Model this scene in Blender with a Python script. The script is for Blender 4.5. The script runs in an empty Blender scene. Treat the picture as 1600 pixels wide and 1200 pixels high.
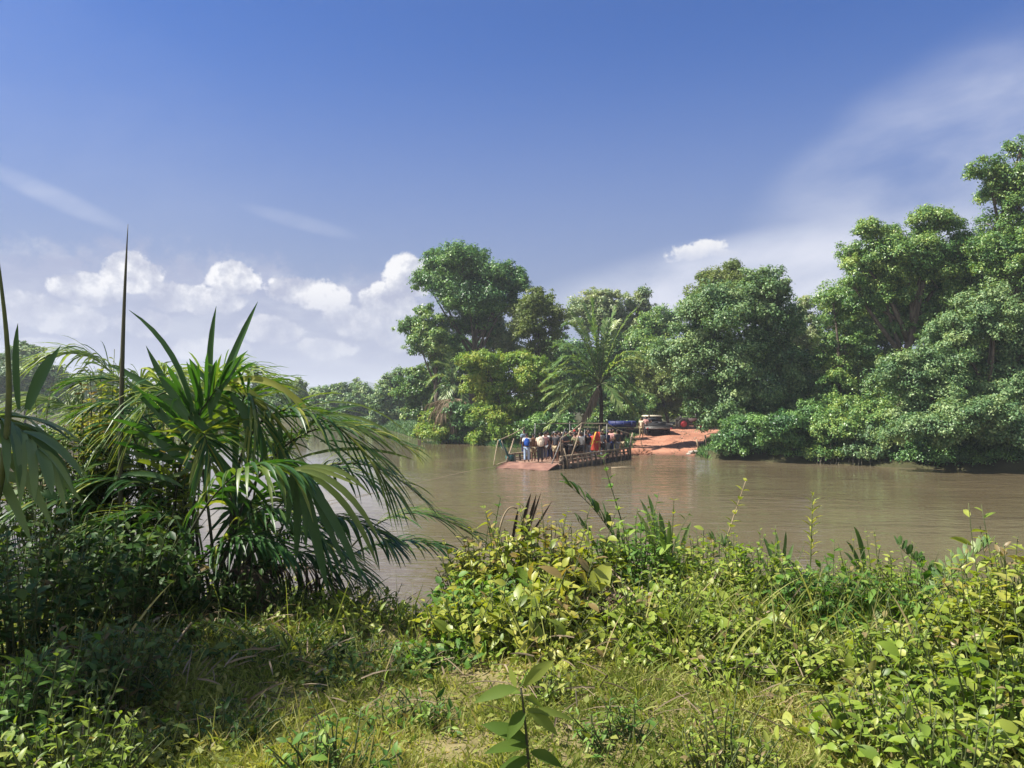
import bpy, bmesh, math, random
import numpy as np
from mathutils import Vector, Matrix

R = math.radians
SC = bpy.context.scene
COL = SC.collection
rng = np.random.default_rng(11)
random.seed(5)

# ------------------------------------------------------------------ camera
EYE = 4.0
PITCH = math.atan(25 / 1200)
cam_d = bpy.data.cameras.new('camera')
cam = bpy.data.objects.new('camera', cam_d)
COL.objects.link(cam)
cam.location = (0, 0, EYE)
cam.rotation_euler = (R(90) + PITCH, 0, 0)
cam_d.sensor_width = 36
cam_d.lens = 27
cam_d.clip_start = 0.05
cam_d.clip_end = 9000
SC.camera = cam
CP, SP = math.cos(PITCH), math.sin(PITCH)


def W(px, py, d):
    """World point at distance d along +Y for a place seen in the photograph."""
    a, b = (px - 800) / 1200, (600 - py) / 1200
    dx, dy, dz = a, CP - b * SP, SP + b * CP
    s = d / dy
    return np.array((dx * s, d, EYE + dz * s))


def azel(px, py):
    p = W(px, py, 1.0) - np.array((0, 0, EYE))
    return math.atan2(p[0], p[1]), math.atan2(p[2], math.hypot(p[0], p[1]))


# ------------------------------------------------------------------ light
SUN_EL, SUN_AZ = R(51), R(-62)       # azimuth from +Y, negative = left of the view
SUN_AZ = R(-96)
SUN_STRENGTH = 5.0
SKY_STRENGTH = 0.10
EXPOSURE = 1.15
sd = Vector((math.sin(SUN_AZ) * math.cos(SUN_EL), math.cos(SUN_AZ) * math.cos(SUN_EL), math.sin(SUN_EL)))
sun_d = bpy.data.lights.new('sun', 'SUN')
sun_d.energy = SUN_STRENGTH
sun_d.angle = R(0.5)
sun_d.color = (1.0, 0.94, 0.84)
sun = bpy.data.objects.new('sun', sun_d)
COL.objects.link(sun)
sun.rotation_euler = sd.to_track_quat('Z', 'Y').to_euler()
sun.location = (0, 0, 60)

SC.view_settings.view_transform = 'Standard'
SC.view_settings.look = 'None'
SC.view_settings.gamma = 1
SC.view_settings.exposure = EXPOSURE
SC.cycles.max_bounces = 7
SC.cycles.diffuse_bounces = 3
SC.cycles.transmission_bounces = 4
SC.cycles.transparent_max_bounces = 6
SC.cycles.use_denoising = True


class NG:
    """Small node-graph writer."""
    def __init__(self, tree):
        self.t = tree
        self.n = tree.nodes
        self.l = tree.links

    def node(self, typ, **kw):
        x = self.n.new(typ)
        for k, v in kw.items():
            setattr(x, k, v)
        return x

    def put(self, sock, v):
        if isinstance(v, bpy.types.NodeSocket):
            self.l.new(v, sock)
        elif v is not None:
            sock.default_value = v

    def m(self, op, a, b=None, c=None, clamp=False):
        x = self.node('ShaderNodeMath', operation=op, use_clamp=clamp)
        for i, v in enumerate((a, b, c)):
            if v is not None:
                self.put(x.inputs[i], v)
        return x.outputs[0]

    def vm(self, op, a, b=None, scale=None):
        x = self.node('ShaderNodeVectorMath', operation=op)
        self.put(x.inputs[0], a)
        if b is not None:
            self.put(x.inputs[1], b)
        if scale is not None:
            self.put(x.inputs['Scale'], scale)
        return x.outputs[0]

    def mix(self, f, a, b, blend='MIX'):
        x = self.node('ShaderNodeMix', data_type='RGBA', blend_type=blend)
        self.put(x.inputs[0], f)
        self.put(x.inputs[6], a if isinstance(a, bpy.types.NodeSocket) else (*a[:3], 1))
        self.put(x.inputs[7], b if isinstance(b, bpy.types.NodeSocket) else (*b[:3], 1))
        return x.outputs[2]

    def noise(self, vec, scale, detail=4, rough=0.55, dist=0.0):
        x = self.node('ShaderNodeTexNoise')
        self.put(x.inputs['Vector'], vec)
        x.inputs['Scale'].default_value = scale
        x.inputs['Detail'].default_value = detail
        x.inputs['Roughness'].default_value = rough
        x.inputs['Distortion'].default_value = dist
        return x.outputs[0]

    def smooth(self, v, lo, hi, to0=0.0, to1=1.0):
        x = self.node('ShaderNodeMapRange', interpolation_type='SMOOTHSTEP')
        self.put(x.inputs[0], v)
        for i, q in zip((1, 2, 3, 4), (lo, hi, to0, to1)):
            self.put(x.inputs[i], q)
        return x.outputs[0]

    def ramp(self, f, stops):
        x = self.node('ShaderNodeValToRGB')
        e = x.color_ramp.elements
        while len(e) < len(stops):
            e.new(0.5)
        for k, (p, c) in zip(e, stops):
            k.position = p
            k.color = (*c, 1)
        self.put(x.inputs[0], f)
        return x.outputs[0]


# ------------------------------------------------------------------ sky
def make_world():
    w = bpy.data.worlds.new('World')
    SC.world = w
    w.use_nodes = True
    g = NG(w.node_tree)
    bg = g.n['Background']
    sky = g.node('ShaderNodeTexSky', sky_type='NISHITA')
    sky.sun_disc = False
    sky.sun_elevation = SUN_EL
    sky.sun_rotation = SUN_AZ
    sky.air_density = 1.0
    sky.dust_density = 0.6
    sky.ozone_density = 2.0
    tc = g.node('ShaderNodeTexCoord')
    d = tc.outputs['Generated']
    sep = g.node('ShaderNodeSeparateXYZ')
    g.put(sep.inputs[0], d)
    X, Y, Z = sep.outputs
    az = g.m('ARCTAN2', X, Y)
    hyp = g.m('SQRT', g.m('ADD', g.m('MULTIPLY', X, X), g.m('MULTIPLY', Y, Y)))
    el = g.m('ARCTAN2', Z, hyp)
    k = 0.87 / SKY_STRENGTH
    base = g.mix(1.0, sky.outputs[0], SKY_TINT, 'MULTIPLY')
    # warp for ragged cloud edges
    n1 = g.noise(d, 9.0, 8, 0.6)
    n2 = g.noise(d, 30.0, 6, 0.6)
    n3 = g.noise(d, 85.0, 5, 0.65)
    wob = g.m('ADD', g.m('MULTIPLY', g.m('SUBTRACT', n1, 0.5), 1.1), g.m('ADD', g.m('MULTIPLY', g.m('SUBTRACT', n2, 0.5), 1.3), g.m('MULTIPLY', g.m('SUBTRACT', n3, 0.5), 0.7)))
    # --- veil of pale air low over the horizon (thin stratus, everywhere)
    veil = g.smooth(el, R(27), R(3))
    veil = g.m('MULTIPLY', veil, VEIL)
    c = g.mix(veil, base, [x * k for x in VEIL_COL])
    # --- cirrus: stretched streaks, upper right and two wisps at left
    cv = g.node('ShaderNodeCombineXYZ')
    g.put(cv.inputs[0], g.m('ADD', g.m('MULTIPLY', az, 3.0), g.m('MULTIPLY', el, 1.0)))
    g.put(cv.inputs[1], g.m('ADD', g.m('MULTIPLY', el, 6.5), g.m('MULTIPLY', az, -1.6)))
    cn = g.noise(cv.outputs[0], 1.7, 7, 0.56, 0.3)

    def blob(px, py, rx, ry, rot=0.0):
        a0, e0 = azel(px, py)
        u = g.m('SUBTRACT', az, a0)
        v = g.m('SUBTRACT', el, e0)
        if rot:
            cr, sr = math.cos(R(rot)), math.sin(R(rot))
            u2 = g.m('ADD', g.m('MULTIPLY', u, cr), g.m('MULTIPLY', v, sr))
            v2 = g.m('ADD', g.m('MULTIPLY', u, -sr), g.m('MULTIPLY', v, cr))
            u, v = u2, v2
        u = g.m('MULTIPLY', u, 1200 / rx)
        v = g.m('MULTIPLY', v, 1200 / ry)
        q = g.m('ADD', g.m('MULTIPLY', u, u), g.m('MULTIPLY', v, v))
        return g.m('SUBTRACT', 1.0, q), v

    for (px, py, rx, ry, rot, amt, lo, hi) in CIRRUS:
        b, _ = blob(px, py, rx, ry, rot)
        f = g.m('MULTIPLY', g.smooth(b, 0.0, 1.0), g.smooth(cn, lo, hi))
        f = g.m('MULTIPLY', f, amt)
        c = g.mix(f, c, [x * k for x in (0.40, 0.415, 0.475)])
    # --- low lilac bank of cloud at the left
    bb, _ = blob(250, 560, 640, 165)
    bank = g.smooth(g.m('ADD', bb, g.m('MULTIPLY', wob, 0.8)), 0.0, 0.5)
    sh = g.smooth(g.noise(g.vm('MULTIPLY', d, (1, 1, 2.6)), 14.0, 7, 0.6), 0.38, 0.68)
    bcol = g.mix(sh, [x * k for x in (0.20, 0.215, 0.31)], [x * k for x in (0.30, 0.315, 0.38)])
    c = g.mix(g.m('MULTIPLY', bank, 0.68), c, bcol)
    # --- cumulus heads
    dens, hgt = None, None
    for (px, py, rx, ry) in CUMULUS:
        b, v = blob(px, py, rx, ry)
        dens = b if dens is None else g.m('SMOOTH_MAX', dens, b, 0.15)
    raw = g.m('ADD', dens, g.m('MULTIPLY', wob, 1.35))
    # light from upper left: compare noise with noise a little towards the sun
    off = g.vm('ADD', d, (-0.012, 0, 0.014))
    m1 = g.noise(off, 9.0, 8, 0.6)
    m2 = g.noise(off, 30.0, 6, 0.6)
    dl = g.m('ADD', g.m('MULTIPLY', g.m('SUBTRACT', n1, m1), 4.2), g.m('MULTIPLY', g.m('SUBTRACT', n2, m2), 2.0))
    lit = g.m('ADD', g.m('ADD', 0.55, dl), g.m('MULTIPLY', raw, -0.12))
    ccol = g.ramp(lit, ((0.0, (0.22 * k, 0.235 * k, 0.315 * k)), (0.45, (0.35 * k, 0.36 * k, 0.405 * k)), (0.8, (0.52 * k, 0.515 * k, 0.515 * k))))
    # soft melt at the foot of the heads
    foot = g.smooth(el, azel(800, 520)[1], azel(800, 440)[1])
    cov = g.smooth(raw, 0.02, 0.42)
    cov = g.m('MULTIPLY', cov, g.m('ADD', 0.42, g.m('MULTIPLY', foot, 0.55)))
    c = g.mix(cov, c, ccol)
    # --- the small bright cloud over the far trees
    b1, v1 = blob(1085, 392, 62, 17, 8)
    b2, _ = blob(1130, 396, 32, 9)
    bs = g.m('MAXIMUM', b1, b2)
    raw2 = g.m('ADD', bs, g.m('MULTIPLY', wob, 1.9))
    lit2 = g.smooth(g.m('ADD', v1, g.m('MULTIPLY', dl, 0.8)), -0.9, 0.5)
    c2 = g.mix(lit2, [x * k for x in (0.33, 0.35, 0.42)], [x * k for x in (0.48, 0.48, 0.49)])
    c = g.mix(g.smooth(raw2, 0.1, 0.55), c, c2)
    # --- broken bright cloud added behind the viewer, out of view, as fill light
    rear = g.smooth(Y, 0.15, -0.45)
    rc = g.smooth(g.noise(d, 3.0, 6, 0.55), 0.36, 0.60)
    c = g.mix(g.m('MULTIPLY', g.m('MULTIPLY', rear, rc), g.smooth(el, R(-2), R(10))), c, [x * k for x in (0.38, 0.38, 0.39)])
    g.put(bg.inputs[0], c)
    bg.inputs[1].default_value = SKY_STRENGTH


SKY_TINT = (0.105, 0.29, 0.60)
VEIL, VEIL_COL = 0.92, (0.135, 0.163, 0.245)
CIRRUS = [(1470, 250, 320, 150, 24, 0.55, 0.25, 0.8), (1190, 430, 400, 75, 7, 1.0, 0.1, 0.6), (85, 308, 115, 17, -20, 0.4, 0.2, 0.75),
          (470, 347, 100, 14, -12, 0.22, 0.2, 0.75), (1250, 480, 300, 60, 0, 0.8, 0.1, 0.6), (60, 180, 420, 200, -20, 0.08, 0.2, 0.9)]
CUMULUS = [(205, 428, 46, 30), (140, 452, 50, 26), (268, 465, 34, 26), (363, 440, 40, 30), (330, 470, 60, 24), (480, 455, 58, 28),
           (520, 468, 30, 20), (640, 432, 40, 34), (606, 478, 48, 36), (668, 425, 26, 22), (560, 505, 60, 30), (30, 485, 60, 28), (100, 500, 60, 24), (225, 505, 50, 22), (420, 515, 56, 24), (510, 545, 50, 20), (330, 545, 60, 20), (60, 545, 60, 18), (620, 530, 40, 24), (205, 415, 24, 20), (365, 425, 24, 18), (645, 418, 24, 18)]
make_world()


# ------------------------------------------------------------------ mesh helpers
class MB:
    """Collects polygons in world space and links them as ONE mesh object."""
    def __init__(self):
        self.v, self.f, self.t, self.n = [], {3: [], 4: []}, {3: [], 4: []}, 0
        self.extra = []

    def add(self, v, f, tint=0.5):
        v = np.asarray(v, float).reshape(-1, 3)
        f = np.asarray(f, int)
        k = f.shape[1]
        self.v.append(v)
        self.f[k].append(f + self.n)
        t = np.asarray(tint, float)
        self.t[k].append(np.full(len(f), float(t)) if t.ndim == 0 else t)
        self.n += len(v)

    def add_shared(self, v, faces):
        """faces: list of (array, tint) sharing the same vertices."""
        v = np.asarray(v, float).reshape(-1, 3)
        self.v.append(v)
        for f, tint in faces:
            f = np.asarray(f, int)
            k = f.shape[1]
            self.f[k].append(f + self.n)
            t = np.asarray(tint, float)
            self.t[k].append(np.full(len(f), float(t)) if t.ndim == 0 else t)
        self.n += len(v)

    def build(self, name, mat, parent=None, loc=None, smooth=False):
        if parent is not None:
            loc = np.array(parent.get('_o', (0, 0, 0)))
        elif loc is None:
            loc = np.zeros(3)
        v = np.concatenate(self.v) - np.asarray(loc)
        me = bpy.data.meshes.new(name)
        me.vertices.add(len(v))
        me.vertices.foreach_set('co', v.astype(np.float32).ravel())
        idx, starts, tints, s = [], [], [], 0
        for k in (3, 4):
            if self.f[k]:
                f = np.concatenate(self.f[k])
                idx.append(f.ravel())
                starts.append(s + np.arange(len(f)) * k)
                s += f.size
                tints.append(np.concatenate(self.t[k]))
        idx = np.concatenate(idx)
        starts = np.concatenate(starts)
        me.loops.add(len(idx))
        me.loops.foreach_set('vertex_index', idx.astype(np.int32))
        me.polygons.add(len(starts))
        me.polygons.foreach_set('loop_start', starts.astype(np.int32))
        if smooth:
            me.polygons.foreach_set('use_smooth', np.ones(len(starts), bool))
        at = me.attributes.new('tint', 'FLOAT', 'FACE')
        at.data.foreach_set('value', np.concatenate(tints).astype(np.float32))
        me.update(calc_edges=True)
        me.materials.append(mat)
        o = bpy.data.objects.new(name, me)
        COL.objects.link(o)
        if parent is not None:
            o.parent = parent
            o['_o'] = tuple(loc)
        else:
            o.location = loc
            o['_o'] = tuple(loc)
        return o

    # primitive shapes
    def box(self, c, half, rot=None, tint=0.5):
        s = np.array([(x, y, z) for x in (-1, 1) for y in (-1, 1) for z in (-1, 1)], float) * np.asarray(half)
        if rot is not None:
            s = s @ np.asarray(rot).T
        f = [(0, 1, 3, 2), (4, 6, 7, 5), (0, 4, 5, 1), (2, 3, 7, 6), (0, 2, 6, 4), (1, 5, 7, 3)]
        self.add(s + np.asarray(c), f, tint)

    def tube(self, pts, rad, n=6, tint=0.5, cap=True):
        P = np.asarray(pts, float)
        r = np.broadcast_to(np.asarray(rad, float), (len(P),))
        T = np.gradient(P, axis=0)
        T /= np.linalg.norm(T, axis=1)[:, None] + 1e-9
        up = np.array((0, 0, 1.0)) if abs(T[:, 2]).mean() < 0.9 else np.array((0, 1.0, 0))
        A = np.cross(T, up)
        A /= np.linalg.norm(A, axis=1)[:, None] + 1e-9
        B = np.cross(T, A)
        an = np.linspace(0, 2 * math.pi, n, endpoint=False)
        ring = P[:, None] + r[:, None, None] * (np.cos(an)[None, :, None] * A[:, None] + np.sin(an)[None, :, None] * B[:, None])
        K = len(P)
        i = np.arange(K - 1)[:, None] * n
        j = np.arange(n)[None]
        f = np.stack([i + j, i + (j + 1) % n, i + n + (j + 1) % n, i + n + j], -1).reshape(-1, 4)
        faces = [(f, tint)]
        v = ring.reshape(-1, 3)
        if cap:
            v = np.concatenate([v, P[:1], P[-1:]])
            a = np.array([(K * n, (q + 1) % n, q) for q in range(n)])
            b = np.array([(K * n + 1, (K - 1) * n + q, (K - 1) * n + (q + 1) % n) for q in range(n)])
            faces.append((np.concatenate([a, b]), tint))
        self.add_shared(v, faces)

    def lathe(self, c, axis, prof, n=20, tint=0.5):
        """prof: list of (along axis, radius)."""
        ax = np.asarray(axis, float)
        ax /= np.linalg.norm(ax)
        up = np.array((0, 0, 1.0)) if abs(ax[2]) < 0.9 else np.array((1.0, 0, 0))
        A = np.cross(ax, up)
        A /= np.linalg.norm(A)
        B = np.cross(ax, A)
        an = np.linspace(0, 2 * math.pi, n, endpoint=False)
        pr = np.asarray(prof, float)
        v = np.asarray(c) + pr[:, 0, None, None] * ax + pr[:, 1, None, None] * (np.cos(an)[None, :, None] * A + np.sin(an)[None, :, None] * B)
        K = len(pr)
        i = np.arange(K - 1)[:, None] * n
        j = np.arange(n)[None]
        f = np.stack([i + j, i + (j + 1) % n, i + n + (j + 1) % n, i + n + j], -1).reshape(-1, 4)
        self.add(v, f, tint)

    def ribbons(self, C, Wd, N, fold=0.25, tint=0.5):
        """N strips: C (n,k,3) centre lines, Wd (n,k) full widths, N (n,3) or (n,k,3) face normals; folded along the middle."""
        C = np.asarray(C, float)
        n, k, _ = C.shape
        T = np.gradient(C, axis=1)
        T /= np.linalg.norm(T, axis=2)[..., None] + 1e-9
        N = np.asarray(N, float)
        if N.ndim == 2:
            N = np.broadcast_to(N[:, None], C.shape)
        S = np.cross(T, N)
        S /= np.linalg.norm(S, axis=2)[..., None] + 1e-9
        M = np.cross(S, T)
        w = np.asarray(Wd)[..., None] * 0.5
        v = np.stack([C - S * w + M * w * fold, C, C + S * w + M * w * fold], 2)      # n,k,3,3
        base = (np.arange(n) * k * 3)[:, None, None]
        i = (np.arange(k - 1) * 3)[None, :, None]
        q = np.array([[0, 1, 4, 3], [1, 2, 5, 4]])
        f = (base[..., None] + i[..., None] + q[None, None]).reshape(-1, 4)
        t = np.broadcast_to(np.asarray(tint, float), (n,))
        self.add(v.reshape(-1, 3), f, np.repeat(t, (k - 1) * 2))

    def leaves(self, P, D, N, L, Wd, tint, near=False):
        """Leaf blades: base P, axis D, face normal N, length L, width Wd."""
        n = len(P)
        D = D / (np.linalg.norm(D, axis=1)[:, None] + 1e-9)
        S = np.cross(D, N)
        S /= np.linalg.norm(S, axis=1)[:, None] + 1e-9
        M = np.cross(S, D)
        L = np.broadcast_to(np.asarray(L, float), (n,))[:, None]
        Wd = np.broadcast_to(np.asarray(Wd, float), (n,))[:, None]
        if near:
            T = LEAF_NEAR
            F = LEAF_NEAR_F
        else:
            T = LEAF_FAR
            F = LEAF_FAR_F
        v = P[:, None] + T[None, :, 0, None] * (L * D)[:, None] + T[None, :, 1, None] * (Wd * S)[:, None] + T[None, :, 2, None] * (L * M)[:, None]
        k = len(T)
        t = np.broadcast_to(np.asarray(tint, float), (n,))
        faces = []
        for f in F:
            f = np.asarray(f)
            ff = ((np.arange(n) * k)[:, None, None] + f[None]).reshape(-1, f.shape[1])
            faces.append((ff, np.repeat(t, len(f))))
        self.add_shared(v.reshape(-1, 3), faces)


LEAF_FAR = np.array([(0, 0, 0), (0.45, 0.5, 0.06), (1, 0, -0.05), (0.45, -0.5, 0.06)])
LEAF_FAR_F = [np.array([(0, 1, 2, 3)])]
# midrib 0..4, left 5..7, right 8..10
LEAF_NEAR = np.array([(0, 0, 0), (0.25, 0, -0.01), (0.52, 0, -0.03), (0.8, 0, -0.1), (1, 0, -0.2),
                      (0.22, 0.36, 0.05), (0.48, 0.5, 0.04), (0.78, 0.3, -0.05),
                      (0.22, -0.36, 0.05), (0.48, -0.5, 0.04), (0.78, -0.3, -0.05)])
LEAF_NEAR_F = [np.array([(0, 1, 5), (3, 4, 7), (0, 8, 1), (3, 10, 4)]),
               np.array([(1, 2, 6, 5), (2, 3, 7, 6), (1, 8, 9, 2), (2, 9, 10, 3)])]


def unit(a):
    a = np.asarray(a, float)
    return a / (np.linalg.norm(a, axis=-1, keepdims=True) + 1e-9)


def sphere_dirs(n):
    return unit(rng.normal(size=(n, 3)))


def bez(p, n):
    p = [np.asarray(q, float) for q in p]
    t = np.linspace(0, 1, n)[:, None]
    while len(p) > 1:
        p = [p[i] * (1 - t) + p[i + 1] * t if np.ndim(p[i]) == 2 else (p[i][None] * (1 - t) + p[i + 1][None] * t) for i in range(len(p) - 1)]
    return p[0]


def empty(name, loc, label, cat, group=None, kind=None):
    o = bpy.data.objects.new(name, None)
    o.empty_display_size = 0.2
    COL.objects.link(o)
    o.location = [float(q) for q in loc]
    o['_o'] = tuple(float(q) for q in loc)
    return tag(o, label, cat, group, kind)


def tag(o, label=None, cat=None, group=None, kind=None):
    for k, v in (('label', label), ('category', cat), ('group', group), ('kind', kind)):
        if v:
            o[k] = v
    return o


# ------------------------------------------------------------------ materials
def new_mat(name):
    m = bpy.data.materials.new(name)
    m.use_nodes = True
    g = NG(m.node_tree)
    return m, g, g.n['Principled BSDF'], g.n['Material Output']


def leaf_mat(name, c0, c1, c2, trans=0.35, rough=0.45, spec=0.4, nscale=0.8, namt=0.5, tcol=(1.25, 1.25, 0.45), lift=1.0, dead=None):
    m, g, p, out = new_mat(name)
    at = g.node('ShaderNodeAttribute', attribute_name='tint')
    geo = g.node('ShaderNodeNewGeometry')
    n = g.noise(geo.outputs['Position'], nscale, 3, 0.5)
    f = g.m('ADD', at.outputs['Fac'], g.m('MULTIPLY', g.m('SUBTRACT', n, 0.5), namt), clamp=True)
    stops = [(0.1, c0), (0.5, c1), (0.88, c2)]
    if dead:
        stops = [(0.08, c0), (0.48, c1), (0.86, c2), (0.93, dead)]
    c = g.ramp(f, stops)
    g.put(p.inputs['Base Color'], c)
    p.inputs['Roughness'].default_value = rough
    p.inputs['Specular IOR Level'].default_value = spec
    tr = g.node('ShaderNodeBsdfTranslucent')
    g.put(tr.inputs[0], g.mix(1.0, c, tcol, 'MULTIPLY'))
    mx = g.node('ShaderNodeMixShader')
    mx.inputs[0].default_value = trans
    g.l.new(p.outputs[0], mx.inputs[1])
    g.l.new(tr.outputs[0], mx.inputs[2])
    g.l.new(mx.outputs[0], out.inputs[0])
    return m


def rough_mat(name, c0, c1, scale=3.0, rough=0.8, bump=0.3, stretch=(1, 1, 1), spec=0.3, metal=0.0, detail=6, coords='Object'):
    m, g, p, out = new_mat(name)
    tc = g.node('ShaderNodeTexCoord')
    mp = g.vm('MULTIPLY', tc.outputs[coords], stretch)
    n = g.noise(mp, scale, detail, 0.6)
    g.put(p.inputs['Base Color'], g.mix(g.smooth(n, 0.3, 0.7), c0, c1))
    p.inputs['Roughness'].default_value = rough
    p.inputs['Specular IOR Level'].default_value = spec
    p.inputs['Metallic'].default_value = metal
    if bump:
        b = g.node('ShaderNodeBump')
        b.inputs['Strength'].default_value = bump
        b.inputs['Distance'].default_value = 0.05
        g.put(b.inputs['Height'], n)
        g.l.new(b.outputs[0], p.inputs['Normal'])
    return m


def ground_mat():
    m, g, p, out = new_mat('earth')
    geo = g.node('ShaderNodeNewGeometry')
    P = geo.outputs['Position']
    n = g.noise(P, 0.9, 8, 0.65)
    n2 = g.noise(P, 14.0, 4, 0.6)
    f = g.m('ADD', g.m('MULTIPLY', n, 0.6), g.m('MULTIPLY', n2, 0.4))
    c = g.ramp(f, ((0.3, (0.08, 0.075, 0.028)), (0.5, (0.17, 0.145, 0.065)), (0.7, (0.30, 0.25, 0.13))))
    sp = g.node('ShaderNodeSeparateXYZ')
    g.put(sp.inputs[0], P)
    mud = g.ramp(f, ((0.3, (0.025, 0.022, 0.014)), (0.5, (0.055, 0.055, 0.026)), (0.7, (0.085, 0.085, 0.04))))
    c = g.mix(g.smooth(sp.outputs[1], 25.0, 30.0), c, mud)      # dark leaf mould and mud beyond the river
    g.put(p.inputs['Base Color'], c)
    p.inputs['Roughness'].default_value = 0.95
    p.inputs['Specular IOR Level'].default_value = 0.1
    b = g.node('ShaderNodeBump')
    b.inputs['Strength'].default_value = 0.6
    b.inputs['Distance'].default_value = 0.06
    g.put(b.inputs['Height'], f)
    g.l.new(b.outputs[0], p.inputs['Normal'])
    return m


def road_mat():
    m, g, p, out = new_mat('red_laterite')
    geo = g.node('ShaderNodeNewGeometry')
    P = geo.outputs['Position']
    n = g.noise(g.vm('MULTIPLY', P, (1.0, 0.5, 1)), 0.7, 8, 0.6)
    n2 = g.noise(P, 7.0, 5, 0.6)
    c = g.mix(g.smooth(n, 0.35, 0.65), (0.29, 0.13, 0.08), (0.43, 0.215, 0.14))
    c = g.mix(g.smooth(n2, 0.52, 0.75, 0, 0.55), c, (0.19, 0.10, 0.07))
    sp = g.node('ShaderNodeSeparateXYZ')
    g.put(sp.inputs[0], P)
    wet = g.smooth(g.m('ADD', sp.outputs[2], g.m('MULTIPLY', n2, 0.12)), 0.24, 0.05)
    c = g.mix(wet, c, (0.12, 0.062, 0.042))          # wet mud along the waterline
    worn = g.smooth(g.noise(g.vm('MULTIPLY', P, (2.6, 0.22, 1)), 1.0, 4, 0.5), 0.52, 0.66, 0, 0.5)
    c = g.mix(worn, c, (0.22, 0.115, 0.08))          # darker trodden and driven tracks
    g.put(p.inputs['Base Color'], c)
    p.inputs['Roughness'].default_value = 0.95
    p.inputs['Specular IOR Level'].default_value = 0.1
    b = g.node('ShaderNodeBump')
    b.inputs['Strength'].default_value = 0.8
    b.inputs['Distance'].default_value = 0.12
    g.put(b.inputs['Height'], g.m('ADD', n, g.m('MULTIPLY', n2, 0.5)))
    g.l.new(b.outputs[0], p.inputs['Normal'])
    return m


def water_mat():
    m, g, p, out = new_mat('muddy_water')
    geo = g.node('ShaderNodeNewGeometry')
    P = geo.outputs['Position']
    q = g.vm('MULTIPLY', P, (0.38, 1.0, 1.0))
    big = g.noise(P, 0.045, 3, 0.5)
    a = g.noise(q, 3.4, 3, 0.5, 0.4)
    b_ = g.noise(q, 1.3, 3, 0.5, 0.2)
    gust = g.smooth(g.noise(g.vm('MULTIPLY', P, (0.5, 1, 1)), 0.09, 3, 0.5), 0.38, 0.62, 0.25, 1.0)
    h = g.m('ADD', g.m('MULTIPLY', a, 0.5), g.m('MULTIPLY', b_, 0.8))
    sp = g.node('ShaderNodeSeparateXYZ')
    g.put(sp.inputs[0], P)
    lee = g.smooth(g.m('ADD', sp.outputs[0], g.m('MULTIPLY', big, 6.0)), -4.5, 1.5, 0.09, 1.0)
    h = g.m('MULTIPLY', g.m('MULTIPLY', h, gust), lee)
    c = g.mix(g.smooth(big, 0.35, 0.65), WATER_A, WATER_B)
    g.put(p.inputs['Base Color'], c)
    p.inputs['Roughness'].default_value = 0.06
    p.inputs['IOR'].default_value = 1.33
    p.inputs['Specular IOR Level'].default_value = 0.5
    bp = g.node('ShaderNodeBump')
    bp.inputs['Strength'].default_value = 1.0
    bp.inputs['Distance'].default_value = WATER_BUMP
    g.put(bp.inputs['Height'], h)
    g.l.new(bp.outputs[0], p.inputs['Normal'])
    return m


WATER_A, WATER_B, WATER_BUMP = (0.112, 0.088, 0.050), (0.135, 0.110, 0.068), 0.13
M = {}
M['earth'] = ground_mat()
M['road'] = road_mat()
M['water'] = water_mat()
M['bark'] = rough_mat('bark', (0.07, 0.055, 0.04), (0.16, 0.13, 0.10), 6, 0.9, 0.5, (1, 1, 0.3))
M['bark_dark'] = rough_mat('dark_bark', (0.025, 0.022, 0.017), (0.06, 0.05, 0.035), 8, 0.9, 0.5, (1, 1, 0.3))
M['stem_green'] = rough_mat('green_stem', (0.05, 0.07, 0.025), (0.10, 0.12, 0.04), 9, 0.6, 0.0)
M['stem_dark'] = rough_mat('dark_petiole', (0.022, 0.028, 0.014), (0.05, 0.05, 0.025), 9, 0.6, 0.0)
M['stem_pale'] = rough_mat('pale_stem', (0.16, 0.14, 0.10), (0.34, 0.31, 0.24), 9, 0.85, 0.2)
M['stem_dry'] = rough_mat('dry_stem', (0.20, 0.15, 0.09), (0.36, 0.29, 0.19), 9, 0.85, 0.2)
# crowns across the river
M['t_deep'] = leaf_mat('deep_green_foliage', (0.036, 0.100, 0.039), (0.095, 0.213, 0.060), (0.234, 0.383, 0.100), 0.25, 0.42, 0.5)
M['t_mid'] = leaf_mat('mid_green_foliage', (0.050, 0.131, 0.043), (0.144, 0.271, 0.071), (0.363, 0.450, 0.118), 0.28, 0.42, 0.5)
M['t_bright'] = leaf_mat('bright_green_foliage', (0.080, 0.174, 0.027), (0.198, 0.328, 0.045), (0.396, 0.403, 0.077), 0.35, 0.5, 0.35)
M['t_yellow'] = leaf_mat('yellowish_foliage', (0.07, 0.12, 0.026), (0.135, 0.19, 0.045), (0.24, 0.28, 0.085), 0.35, 0.5, 0.35)
M['t_gloss'] = leaf_mat('glossy_foliage', (0.050, 0.120, 0.053), (0.138, 0.244, 0.094), (0.342, 0.435, 0.186), 0.28, 0.48, 0.4)
M['t_pale'] = leaf_mat('pale_foliage', (0.113, 0.204, 0.096), (0.294, 0.373, 0.164), (0.450, 0.450, 0.289), 0.3, 0.45, 0.5)
M['t_far'] = leaf_mat('far_foliage', (0.050, 0.120, 0.047), (0.138, 0.244, 0.089), (0.318, 0.399, 0.153), 0.25, 0.5, 0.4)
M['t_palm'] = leaf_mat('palm_foliage', (0.07, 0.15, 0.05), (0.15, 0.26, 0.085), (0.36, 0.42, 0.17), 0.38, 0.4, 0.55)
M['thatch'] = leaf_mat('dead_palm_leaf', (0.11, 0.085, 0.05), (0.20, 0.155, 0.10), (0.30, 0.24, 0.16), 0.2, 0.8, 0.2, tcol=(1, 0.9, 0.7))
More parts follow.
